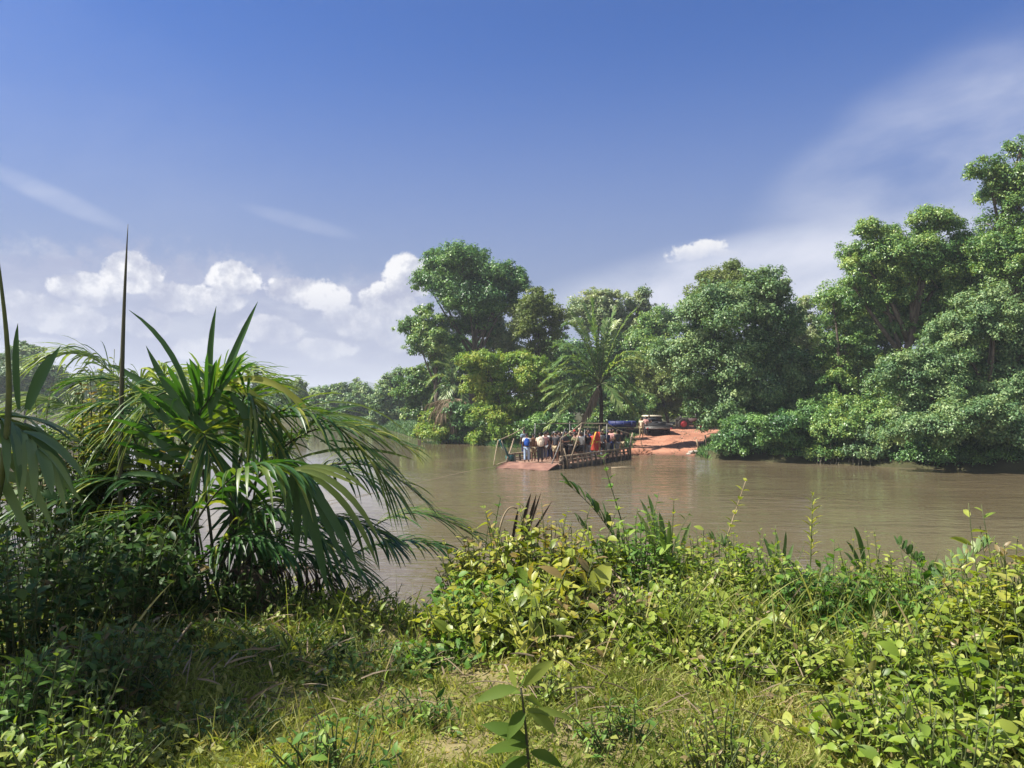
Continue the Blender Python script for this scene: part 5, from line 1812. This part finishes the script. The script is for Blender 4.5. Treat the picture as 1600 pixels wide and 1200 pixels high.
    mb.build('stalk', M['stem_green'], r4, smooth=True)


M['spear'] = rough_mat('spear_leaf_skin', (0.035, 0.04, 0.025), (0.075, 0.07, 0.035), 5, 0.5, 0.1, (1, 1, 0.2))
build_near_palms()


def build_near_plants():
    S = shrub
    # central bush and neighbours
    S('rounded yellow green bush in the middle, tallest of the near bank', 845, 6.0, 0.95, 822, 120, 0.095, 0.52, 'n_bush', tint=0.55)
    S('yellow green bush just left of the tallest middle bush', 760, 6.1, 0.85, 838, 100, 0.09, 0.5, 'n_bush', tint=0.5)
    S('darker leafy bush at the left foot of the middle bushes', 722, 5.8, 0.6, 915, 70, 0.08, 0.52, 'n_green', tint=0.4)
    S('big leaved sprawl hanging from the front of the middle bush', 880, 5.35, 0.7, 890, 60, 0.115, 0.55, 'n_bush', tint=0.62, droop=0.35)
    S('shaded bush front between the middle bush and the lawn', 790, 5.4, 0.8, 915, 80, 0.08, 0.5, 'n_green', tint=0.5)
    S('yellow green bush right behind the withered shrub', 920, 6.3, 0.75, 838, 70, 0.09, 0.48, 'n_bush', tint=0.5)
    S('low yellowish bush beside the gap of bright water', 652, 6.9, 0.55, 985, 50, 0.075, 0.45, 'n_bush', tint=0.6)
    S('low yellow herbs left of the water gap, under the hanging palm leaf', 570, 6.7, 0.8, 925, 80, 0.075, 0.4, 'n_vine', tint=0.65)
    S('low sunlit herbs behind the palm stems', 490, 7.0, 1.0, 925, 80, 0.075, 0.42, 'n_vine', tint=0.65)
    S('sunlit herb patch far left behind the palm stems', 390, 7.6, 1.2, 890, 80, 0.08, 0.42, 'n_vine', tint=0.65)
    S('low sunny herbs between the palm stems and the lawn', 600, 5.6, 1.0, 985, 80, 0.06, 0.45, 'n_vine', tint=0.6)
    S('withered brown shrub between the middle bush and the vines', 945, 5.3, 0.5, 918, 80, 0.05, 0.5, 'dead_leaf', stem='stem_dry', name='withered_shrub', tint=0.75, tv=0.25)
    S('leafy bush behind the withered shrub, below the tall leafy stem', 990, 6.5, 0.9, 812, 95, 0.09, 0.42, 'n_green', tint=0.55)
    S('tangled vine mound right of the withered shrub', 1060, 5.3, 0.9, 915, 130, 0.052, 0.62, 'n_vine', tint=0.5, round_=0.7)
    S('taller vine mound behind the tangled one, at the water', 1090, 6.4, 1.05, 842, 125, 0.06, 0.6, 'n_vine', tint=0.55, round_=0.6)
    S('vine mound with pale leaves in the centre right foreground', 1160, 4.9, 0.9, 945, 120, 0.055, 0.65, 'n_vine', tint=0.55, round_=0.7)
    S('green mound of small leaves under the upright leafy stem', 1190, 5.9, 1.05, 856, 130, 0.058, 0.55, 'n_vine', tint=0.45, round_=0.6)
    S('dark green tangle in shade below the broad strap leaves', 1285, 5.5, 0.95, 882, 110, 0.066, 0.5, 'n_green', tint=0.35, round_=0.6)
    S('rounded vine mound at the water, right of the strap leaves', 1365, 5.9, 0.95, 872, 120, 0.055, 0.5, 'n_vine', tint=0.5, round_=0.6)
    S('bush with narrow leaves below the white tipped fern', 1450, 5.2, 0.95, 892, 100, 0.075, 0.35, 'n_green', tint=0.55, round_=0.6)
    S('yellow green bush at the right edge beside the water', 1580, 4.7, 1.0, 855, 110, 0.078, 0.45, 'n_vine', tint=0.6)
    S('broad leaved bush filling the lower right corner', 1560, 3.6, 0.85, 975, 95, 0.08, 0.5, 'n_vine', tint=0.45, round_=0.6)
    S('low leafy bush in the right foreground grass', 1400, 4.3, 0.9, 965, 95, 0.066, 0.52, 'n_vine', tint=0.5, round_=0.7)
    S('low vine patch creeping onto the grass at right', 1260, 4.5, 0.85, 985, 95, 0.058, 0.55, 'n_vine', tint=0.5, round_=0.7)
    S('leafy bush between right edge bush and the fern', 1515, 4.5, 0.8, 915, 90, 0.075, 0.5, 'n_bush', tint=0.45, round_=0.6)
    S('low sprawling leaves at the bottom edge, right of the lawn', 1370, 3.5, 0.9, 1075, 85, 0.06, 0.5, 'n_vine', tint=0.5, round_=0.7)
    S('leafy tuft at the bottom right edge under the broad leaved bush', 1490, 3.0, 0.7, 1090, 75, 0.065, 0.5, 'n_vine', tint=0.45, round_=0.6)
    S('broad leafy bush front between lawn and the tallest middle bush', 840, 5.0, 0.95, 925, 95, 0.085, 0.5, 'n_bush', tint=0.45, round_=0.6)
    S('leafy bush front left of the broad one, above the lawn', 745, 5.1, 0.85, 930, 90, 0.08, 0.5, 'n_bush', tint=0.42, round_=0.6)
    S('low bush between the water gap and the lawn', 690, 5.4, 0.6, 975, 75, 0.07, 0.48, 'n_vine', tint=0.5, round_=0.6)
    S('vine tangle over dry stalks right of the broad bush front', 1000, 4.95, 0.75, 935, 95, 0.06, 0.55, 'n_vine', tint=0.5, round_=0.6)
    S('vine hump in the middle right, above the lawn edge', 1100, 4.7, 0.8, 960, 95, 0.06, 0.58, 'n_vine', tint=0.52, round_=0.6)
    S('low herb clump at the lawn edge below the shaded bush front', 800, 4.9, 0.75, 985, 80, 0.06, 0.5, 'n_vine', tint=0.45, round_=0.7)
    S('low herb clump at the lawn edge below the hanging big leaves', 890, 4.75, 0.7, 990, 80, 0.06, 0.5, 'n_bush', tint=0.5, round_=0.7)
    S('low green herbs at the lawn edge left of the sapling', 690, 4.8, 0.8, 1010, 85, 0.055, 0.5, 'n_green', tint=0.45, round_=0.7)
    S('low vine clump between the withered shrub and the lawn', 1020, 4.7, 0.75, 985, 85, 0.055, 0.55, 'n_vine', tint=0.5, round_=0.7)
    S('small vine clump on the lawn edge right of the dry stick', 1150, 4.25, 0.7, 1030, 75, 0.05, 0.55, 'n_vine', tint=0.5, round_=0.7)
    S('low dark herbs in the palm\'s shadow left of the grass stalk', 570, 4.7, 0.9, 1010, 85, 0.05, 0.5, 'n_dark', tint=0.55, round_=0.7)
    S('sunlit low weeds in the lower left, before the shaded bush', 120, 3.1, 0.8, 1090, 80, 0.05, 0.42, 'n_vine', tint=0.5, round_=0.7)
    S('low weeds at the bottom left of the lawn', 330, 3.6, 0.8, 1100, 80, 0.045, 0.45, 'n_dark', tint=0.6, round_=0.7)
    S('small weed tuft in the lawn right of the sapling', 960, 3.6, 0.45, 1095, 40, 0.04, 0.4, 'n_green', tint=0.5, round_=0.7)
    S('small weed tuft in the lawn behind the sapling', 850, 4.2, 0.5, 1040, 45, 0.042, 0.42, 'n_vine', tint=0.5, round_=0.7)
    S('weedy clump at the bottom edge between sapling and right bushes', 1130, 3.3, 0.6, 1110, 50, 0.045, 0.42, 'n_vine', tint=0.5, round_=0.7)
    S('weedy clump in the lawn left of the sapling', 640, 3.8, 0.6, 1085, 50, 0.042, 0.42, 'n_green', tint=0.5, round_=0.7)
    S('low weeds at the bottom edge left of the sapling', 520, 3.2, 0.6, 1120, 50, 0.042, 0.4, 'n_green', tint=0.45, round_=0.7)
    tree('unseen leafy tree added beyond the left edge to shade the palm and grass', 3.7, -1260,
         [(-1120, -480, 330, 210, 0.1), (-960, -330, 230, 160, 0.2), (-1290, -330, 250, 180, 0.0), (-1100, -650, 220, 150, 0.1)], 't_mid', leaf=0.13, cover=0.26, group='trees added out of view for shade', trunk_r=0.14)  # stands out of view, added to throw shade over palm and grass
    # dark plants in the palm's shade
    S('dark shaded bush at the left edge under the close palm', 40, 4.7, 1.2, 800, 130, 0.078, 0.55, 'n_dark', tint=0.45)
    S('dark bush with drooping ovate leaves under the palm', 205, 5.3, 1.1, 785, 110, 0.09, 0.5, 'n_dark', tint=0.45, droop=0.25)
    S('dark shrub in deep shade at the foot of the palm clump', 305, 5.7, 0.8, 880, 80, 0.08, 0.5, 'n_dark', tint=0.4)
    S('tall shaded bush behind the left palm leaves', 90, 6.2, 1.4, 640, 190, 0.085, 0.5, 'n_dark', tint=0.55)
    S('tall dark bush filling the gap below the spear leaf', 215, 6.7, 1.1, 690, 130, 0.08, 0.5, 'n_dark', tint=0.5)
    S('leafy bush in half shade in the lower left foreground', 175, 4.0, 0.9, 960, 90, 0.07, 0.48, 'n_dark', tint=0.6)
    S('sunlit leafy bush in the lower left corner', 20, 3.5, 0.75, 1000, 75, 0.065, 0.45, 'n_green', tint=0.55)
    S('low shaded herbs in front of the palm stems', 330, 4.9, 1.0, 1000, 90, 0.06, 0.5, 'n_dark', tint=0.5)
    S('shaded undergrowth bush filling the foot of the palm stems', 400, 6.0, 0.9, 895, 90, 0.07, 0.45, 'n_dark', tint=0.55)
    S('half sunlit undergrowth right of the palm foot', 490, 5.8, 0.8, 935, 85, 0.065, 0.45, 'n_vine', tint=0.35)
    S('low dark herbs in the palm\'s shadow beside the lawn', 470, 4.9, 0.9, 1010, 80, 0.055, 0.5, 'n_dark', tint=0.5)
    S('yellow leaved creeper climbing beside the spear leaf', 150, 6.5, 0.4, 560, 34, 0.08, 0.55, 'n_bush', name='creeper', cat='creeper', group=None, tint=0.72, bare=0.4, round_=0.2, stem_r=0.008)
    S('green creeper climbing the palm right of the spear leaf', 268, 6.2, 0.45, 665, 34, 0.08, 0.5, 'n_vine', name='creeper', cat='creeper', group=None, tint=0.6, bare=0.3, round_=0.2)
    # leafy stems above the bushes
    stalk('tall leafy stem with dark leaves in front of the ferry', [(990, 900), (975, 810), (955, 770), (942, 715)], 7.0, 0.105, 0.5, 'n_green', 9, tint=0.45)
    stalk('thin stem with a yellow tip leaf, right of the tall leafy stem', [(1050, 880), (1050, 830), (1053, 782)], 7.0, 0.1, 0.42, 'n_bush', 5, tint=0.65)
    stalk('pale leaning stem with paired leaves over the open water', [(1133, 850), (1145, 810), (1165, 752)], 6.8, 0.095, 0.45, 'n_bush', 8, tint=0.6, stem='stem_dry')
    stalk('narrow leaved upright stem in front of the water glitter', [(1266, 890), (1268, 830), (1270, 775)], 6.6, 0.1, 0.2, 'n_bush', 14, tint=0.6, up=1.5)
    stalk('dark small stem beside the withered leaf', [(768, 850), (775, 810), (782, 778)], 6.9, 0.07, 0.5, 'n_green', 5, tint=0.25)
    # broad pinnate young palm
    b = at_ground(985, 6.7)
    r = empty('young_palm', b, 'young palm with dark broad leaflets left of the tall leafy stem', 'palm')
    near_frond(r, [(1010, 960, 6.7), (985, 870, 6.7), (945, 800, 6.7), (884, 755, 6.7)], 13, 0.28, 0.07, 'n_fern', 'stem_green', start=0.3, angle=(45, 22), droop=0.25, lift=0.35, tint=0.3, r0=0.009)
    near_frond(r, [(965, 960, 6.5), (945, 880, 6.5), (925, 840, 6.5), (902, 812, 6.5)], 9, 0.2, 0.05, 'n_fern', 'stem_green', start=0.3, angle=(35, 18), droop=0.2, lift=0.3, tint=0.3, r0=0.008)
    ml = MB()
    for k in range(11):
        a = k / 10
        strap(ml, [(985, 880), (960 - 20 * a, 850 + 25 * a), (935 + 5 * a, 838 + 55 * a)], 6.55 + 0.02 * k, 0.055, tint=0.75, normal=(-0.3, -1, 0.5))
    ml.build('pale_leaflets', M['n_fern'], r, smooth=True)
    # strap leaved plants
    for lab, px, d, tips in (('strap leaved plant with wavy upright leaves behind the vine mound', 1045, 6.9, [(1000, 780), (1012, 772), (1030, 800), (1080, 815), (1062, 830), (1045, 812), (995, 800), (1090, 850), (1110, 852)]),
                             ('strap leaved plant with glossy pale blades in the right centre', 1262, 6.0, [(1235, 878), (1262, 880), (1280, 888), (1250, 900), (1215, 870), (1300, 880)]),
                             ('tall grassy blades between the leaning stem and the upright stem', 1220, 7.0, [(1192, 838), (1228, 830), (1205, 845), (1240, 850), (1180, 860), (1213, 832)]),
                             ('single curved long blade standing over the water at right', 1360, 6.3, [(1334, 822), (1322, 845), (1318, 862)]),
                             ('broad drooping leaves in the dark tangle at right', 1350, 5.2, [(1310, 965), (1325, 985), (1385, 960), (1400, 990), (1370, 940), (1415, 1010)])):
        b = at_ground(px, d)
        r = empty('strap_plant', b, lab, 'plant', 'strap leaved plants on the near bank')
        ml = MB()
        for tx, ty in tips:
            e = W(tx, ty, d + rng.uniform(-0.2, 0.1))
            m_ = b * 0.35 + e * 0.65 + np.array((0, 0, 0.12))
            m_[0] = b[0] * 0.6 + e[0] * 0.4
            P = bez([b + rng.normal(0, 0.03, 3) * np.array((1, 1, 0)), m_, e], 10)
            wd = (0.055 if 'blade' not in lab else 0.035) * rng.uniform(0.8, 1.2) * np.interp(np.linspace(0, 1, 10), [0, 0.3, 0.65, 0.9, 1], [0.35, 0.7, 1, 0.6, 0.03])
            ml.ribbons(P[None], wd[None], unit(np.array([(rng.normal(0, 0.3), -1, 0.5)])), 0.3, np.clip(rng.normal(0.55, 0.15), 0, 1))
        ml.build('leaves', M['n_fern'], r, smooth=True)
    # pinnate herbs at right
    for lab, pts, tint in (('fern like frond with upright pale tipped leaflets at right', [(1440, 960, 5.3), (1470, 910, 5.3), (1500, 880, 5.3), (1550, 848, 5.3)], 0.55),
                           ('arching fern like frond over the bank left of the pale tipped one', [(1530, 960, 5.5), (1480, 920, 5.5), (1440, 890, 5.5), (1402, 850, 5.5)], 0.55),
                           ('fern like frond with pointed leaflets below the leaning stem', [(1190, 930, 6.4), (1165, 880, 6.4), (1140, 855, 6.4), (1108, 840, 6.4)], 0.6)):
        P0 = W(*pts[0])
        b = np.array((P0[0], P0[1], gz(P0[0], P0[1])))
        r = empty('fern', b, lab, 'fern', 'ferns on the near bank')
        near_frond(r, [pts[0], *pts[1:]], 13, 0.16, 0.036, 'n_fern', 'stem_green', start=0.2, angle=(60, 35), droop=0.1, lift=0.75, tint=tint, r0=0.007)
        mb = MB()
        mb.tube([b, P0], 0.008, 5)
        mb.build('stem', M['stem_green'], r)
    # dead leaf over the middle bush
    b = at_ground(815, 6.9)
    r = empty('dead_leaf', b, 'dark brown withered leaf sticking up behind the middle bush', 'dead leaf')
    ml = MB()
    for pts, w_ in (([(812, 850), (818, 810), (830, 770)], 0.05), ([(815, 850), (828, 820), (838, 772)], 0.055), ([(820, 850), (838, 825), (863, 782)], 0.03), ([(800, 850), (805, 820), (810, 795)], 0.04), ([(818, 850), (825, 830), (846, 768)], 0.035), ([(790, 860), (792, 840), (788, 825)], 0.03)):
        strap(ml, pts, 6.9 + rng.uniform(-0.08, 0.08), w_, tint=0.4, fold=0.6)
    ml.build('blades', M['dead_leaf'], r, smooth=True)
    mb = MB()
    mb.tube(bez([b, W(812, 880, 6.9), W(818, 840, 6.9)], 8), 0.012, 6)
    mb.build('stem', M['stem_dry'], r)
    mb = MB()
    b = at_ground(768, 6.85)
    mb.tube(bez([b, W(770, 870, 6.85), W(780, 775, 6.85), W(808, 795, 6.85)], 16), np.linspace(0.014, 0.006, 16), 6)
    tag(mb.build('bent_stalk', M['stem_dry'], None, b), 'pale bent stalk arching over the middle bush', 'stalk')
    # front plant
    d = 3.0
    b = at_ground(828, d)
    r = empty('leafy_sapling', b, 'leafy sapling with a dark bare stem in the centre foreground grass', 'sapling')
    mb = MB()
    P = bez([b, W(828, 1200, d), W(822, 1130, d), W(814, 1075, d)], 14)
    mb.tube(P, np.linspace(0.007, 0.004, 14), 7)
    mb.build('stem', M['stem_dark'], r)
    for (x0, y0, x1, y1, w_, nn, t_, dd) in ((808, 1076, 740, 1099, 0.07, (-0.2, -0.8, 0.7), 0.45, 0), (818, 1072, 866, 1032, 0.07, (0.5, -0.6, 0.5), 0.85, 0.05), (806, 1074, 796, 1042, 0.045, (-0.6, -0.7, 0.2), 0.85, 0.02),
                                            (812, 1074, 826, 1045, 0.05, (0.9, -0.3, 0.2), 0.3, -0.05), (815, 1085, 768, 1088, 0.05, (0, -0.4, 1), 0.5, 0.15), (820, 1110, 792, 1158, 0.075, (-0.5, -0.9, 0.2), 0.35, -0.02),
                                            (824, 1108, 872, 1150, 0.07, (0.4, -0.8, 0.5), 0.6, 0.02), (826, 1112, 900, 1128, 0.055, (0.1, -0.5, 0.9), 0.6, 0.1), (826, 1160, 752, 1132, 0.08, (-0.2, -0.8, 0.6), 0.35, 0.05),
                                            (827, 1165, 756, 1178, 0.07, (-0.1, -0.6, 0.8), 0.4, -0.05), (829, 1175, 880, 1200, 0.07, (0.2, -0.6, 0.8), 0.4, 0.0), (820, 1092, 850, 1108, 0.05, (0.3, -0.6, 0.7), 0.55, 0.12),
                                            (829, 1185, 770, 1215, 0.07, (-0.1, -0.6, 0.8), 0.35, -0.05)):
        ml = MB()
        a_, e_ = W(x0, y0, d), W(x1, y1, d + dd)
        Lv = e_ - a_
        ln = float(np.linalg.norm(Lv))
        m_ = (a_ + e_) / 2 + np.array((0, 0, 0.12 * ln))
        Pk = bez([a_, m_, e_], 9)
        wd = 0.8 * w_ * np.interp(np.linspace(0, 1, 9), [0, 0.12, 0.4, 0.75, 1], [0.1, 0.55, 1.0, 0.6, 0.02])
        ml.ribbons(Pk[None], wd[None], unit(np.array([nn], float)), 0.22, t_ + 0.12)
        ml.build('leaf', M['n_sapling'], r, smooth=True)
    # dry sticks on the ground
    for lab, p0, p1, d0, d1 in (('pale dry stick lying at the edge of the vines at right', (1083, 0), (1190, 0), 4.35, 4.5), ('dry stick leaning out of the withered shrub', (945, 0), (1005, 0), 6.3, 5.7), ('dry bent stick below the palm clump', (262, 0), (302, 0), 4.4, 5.0)):
        a_, e_ = at_ground(p0[0], d0), at_ground(p1[0], d1)
        a_[2] += 0.05
        e_[2] += 0.12
        if 'leaning' in lab:
            a_[2] += 0.4
        mb = MB()
        mb.tube(bez([a_, (a_ + e_) / 2 + np.array((0, 0, 0.04)), e_], 8), np.linspace(0.009, 0.006, 8), 6)
        tag(mb.build('dry_stick', M['stem_dry'], None, a_), lab, 'stick', 'dry sticks')
    mb = MB()
    b = at_ground(643, 4.6)
    mb.tube(bez([b, W(642, 1090, 4.6), W(650, 1045, 4.6)], 8), np.linspace(0.005, 0.002, 8), 5)
    tag(mb.build('grass_stalk', M['stem_dry'], None, b), 'single pale dry grass stalk standing in the shaded grass', 'grass stalk')


build_near_plants()


def build_ground_cover():
    # grass: many curved blades, denser and shorter near the camera
    n = 330000
    y = 2.3 + 6.7 * rng.random(n) ** 1.25
    x = (rng.random(n) * 2 - 1) * (y * 0.72 + 2.4)
    keep = np.sin(x * 1.9 + 0.7 * np.sin(y * 2.1)) * np.sin(y * 1.6 + x) + rng.normal(0, 0.5, n) > -0.75
    x, y = x[keep], y[keep]
    n = len(x)
    z = ground_z(x, y) - 0.01
    B = np.stack([x, y, z], -1)
    cl = np.sin(x * 5.3 + 2 * np.sin(y * 2.7)) * np.sin(y * 6.1 + 1.5 * np.sin(x * 3.1))
    L = rng.uniform(0.03, 0.10, n) * (1.15 + 0.75 * cl) * (1 + 1.0 * (rng.random(n) < 0.08))
    a = rng.uniform(0, 6.28, n)
    lean = rng.uniform(0.1, 1.2, n)
    D = unit(np.stack([np.cos(a) * lean, np.sin(a) * lean, np.ones(n)], -1))
    s = np.linspace(0, 1, 4)[None, :, None]
    dr = rng.uniform(0.1, 0.9, n)[:, None, None]
    C = B[:, None] + D[:, None] * L[:, None, None] * s + np.array((0, 0, -1.0)) * dr * L[:, None, None] * 0.6 * s ** 2
    wd = rng.uniform(0.004, 0.009, n)[:, None] * np.array((0.8, 1.0, 0.7, 0.08))[None]
    mb = MB()
    patch = 0.5 + 0.18 * np.sin(x * 2.3 + y) * np.cos(y * 1.9 - x * 0.6)
    mb.ribbons(C, wd, unit(np.stack([np.sin(a), -np.cos(a), 0.4 * np.ones(n)], -1)), 0.2, np.clip(patch + rng.normal(0, 0.2, n), 0, 1))
    tag(mb.build('grass', M['grass'], None, (0, 5, 2.4)), 'short mixed green and straw coloured grass on the near bank', 'grass', kind='stuff')
    # long loose blades and dry strips among the bushes
    n = 3600
    y = rng.uniform(4.4, 7.6, n)
    x = rng.uniform(-0.62, 0.72, n) * y
    keep = (x > 0.2 * y) | (rng.random(n) < 0.14)
    x, y = x[keep], y[keep]
    n = len(x)
    B = np.stack([x, y, ground_z(x, y)], -1)
    L = rng.uniform(0.2, 0.62, n)
    a = rng.uniform(0, 6.28, n)
    lean = rng.uniform(0.05, 0.7, n)
    D = unit(np.stack([np.cos(a) * lean, np.sin(a) * lean, np.ones(n)], -1))
    s = np.linspace(0, 1, 6)[None, :, None]
    dr = rng.uniform(0.0, 0.9, n)[:, None, None]
    C = B[:, None] + D[:, None] * L[:, None, None] * s + (np.stack([np.cos(a), np.sin(a), -0.6 * np.ones(n)], -1))[:, None] * dr * L[:, None, None] * 0.5 * s ** 2
    wd = rng.uniform(0.006, 0.016, n)[:, None] * np.array((0.7, 0.9, 1.0, 0.8, 0.5, 0.05))[None]
    mb = MB()
    mb.ribbons(C, wd, unit(np.stack([np.sin(a), -np.cos(a), 0.4 * np.ones(n)], -1)), 0.3, np.clip(rng.normal(0.42, 0.22, n), 0, 1))
    tag(mb.build('tall_grass', M['grass'], None, (1, 6, 2.2)), 'long loose grass blades growing up through the near bushes', 'grass', kind='stuff')
    n = 1100
    y = rng.uniform(3.6, 6.6, n)
    x = rng.uniform(-0.7, 0.75, n) * y
    B = np.stack([x, y, ground_z(x, y) + rng.uniform(0.01, 0.16, n)], -1)
    a = rng.uniform(0, 6.28, n)
    D = np.stack([np.cos(a), np.sin(a), rng.normal(0, 0.35, n)], -1)
    L = rng.uniform(0.05, 0.26, n)
    s = np.linspace(0, 1, 4)[None, :, None]
    C = B[:, None] + D[:, None] * L[:, None, None] * s + np.array((0, 0, 0.2)) * L[:, None, None] * s * (1 - s)
    wd = rng.uniform(0.003, 0.012, n)[:, None] * np.array((0.8, 1.0, 0.9, 0.3))[None]
    mb = MB()
    mb.ribbons(C, wd, unit(rng.normal(size=(n, 3)) + np.array((0, 0, 1))), 0.4, np.clip(rng.normal(0.6, 0.25, n), 0, 1))
    tag(mb.build('dry_litter', M['thatch'], None, (0, 5, 2.3)), 'scattered dry brown stalks and leaf strips in the undergrowth', 'litter', kind='stuff')
    # creeping leaves over the bank
    n = 125000
    y = 2.4 + 10.7 * rng.random(n) ** 1.1
    x = (rng.random(n) * 2 - 1) * (y * 0.74 + 2.4)
    lawn = (np.abs(x - 0.25 * y * 0.4) < 0.30 * y) & (y < 5.6)
    keep = ~lawn | (rng.random(n) < 0.16)
    x, y = x[keep], y[keep]
    n = len(x)
    hgt = (0.02 + 0.20 * rng.random(n) ** 1.5) * np.interp(y, [2.5, 5.5, 7, 13], [0.5, 0.8, 1.2, 1.6]) * (0.6 + 0.4 * np.sin(x * 3 + y * 2))
    P = np.stack([x, y, ground_z(x, y) + np.maximum(0.01, hgt)], -1)
    N = unit(np.array((0, 0, 1.0)) + rng.normal(size=(n, 3)) * 0.5)
    D = unit(np.cross(N, rng.normal(size=(n, 3))))
    L = rng.uniform(0.025, 0.065, n)
    mb = MB()
    mb.leaves(P, D, N, L, L * rng.uniform(0.35, 0.6, n), np.clip(0.5 + 0.2 * np.sin(x * 1.7) * np.sin(y * 1.3) + rng.normal(0, 0.18, n), 0, 1))
    tag(mb.build('creeping_ground_cover', M['n_cover'], None, (0, 7, 2.0)), 'low creeping leaves covering the near bank down to the water', 'ground cover', kind='stuff')
    # rough grass on the far bank
    n = 60000
    x = rng.uniform(-30, 40, n)
    y = far_edge(x) - 0.3 + rng.random(n) ** 1.6 * 14
    keep = (np.abs(x - road_mid(y)) > road_half(y) * (0.92 + 0.15 * rng.random(n))) & (y > far_edge(x) + np.where(x > 13.5, 2.2, 0.0))
    x, y = x[keep], y[keep]
    n = len(x)
    P = np.stack([x, y, ground_z(x, y) - 0.03], -1)
    D = unit(np.stack([rng.normal(0, 0.5, n), rng.normal(0, 0.5, n), np.ones(n)], -1))
    N = unit(np.stack([rng.normal(0, 0.5, n), -np.ones(n), 0.5 * np.ones(n)], -1))
    L = rng.uniform(0.15, 0.45, n)
    mb = MB()
    mb.leaves(P, D, N, L, L * 0.22, np.clip(rng.normal(0.45, 0.2, n), 0, 1))
    tag(mb.build('bank_grass', M['t_deep'], None, (0, 60, 0.8)), 'rough grass along the far bank', 'grass', kind='stuff')


build_ground_cover()


def build_haze():
    m = bpy.data.materials.new('pale_haze')
    m.use_nodes = True
    g = NG(m.node_tree)
    g.n.remove(g.n['Principled BSDF'])
    v = g.node('ShaderNodeVolumePrincipled')
    v.inputs['Color'].default_value = (0.86, 0.92, 1.0, 1)
    v.inputs['Density'].default_value = HAZE
    v.inputs['Anisotropy'].default_value = 0.2
    g.l.new(v.outputs[0], g.n['Material Output'].inputs['Volume'])
    mb = MB()
    mb.box((0, 2600, 36), (5200, 4600, 38.6))
    tag(mb.build('haze', m, None, (0, 2600, 36)), 'thin pale haze over the river and the far trees', 'haze', kind='stuff')


HAZE = 0.0006
build_haze()
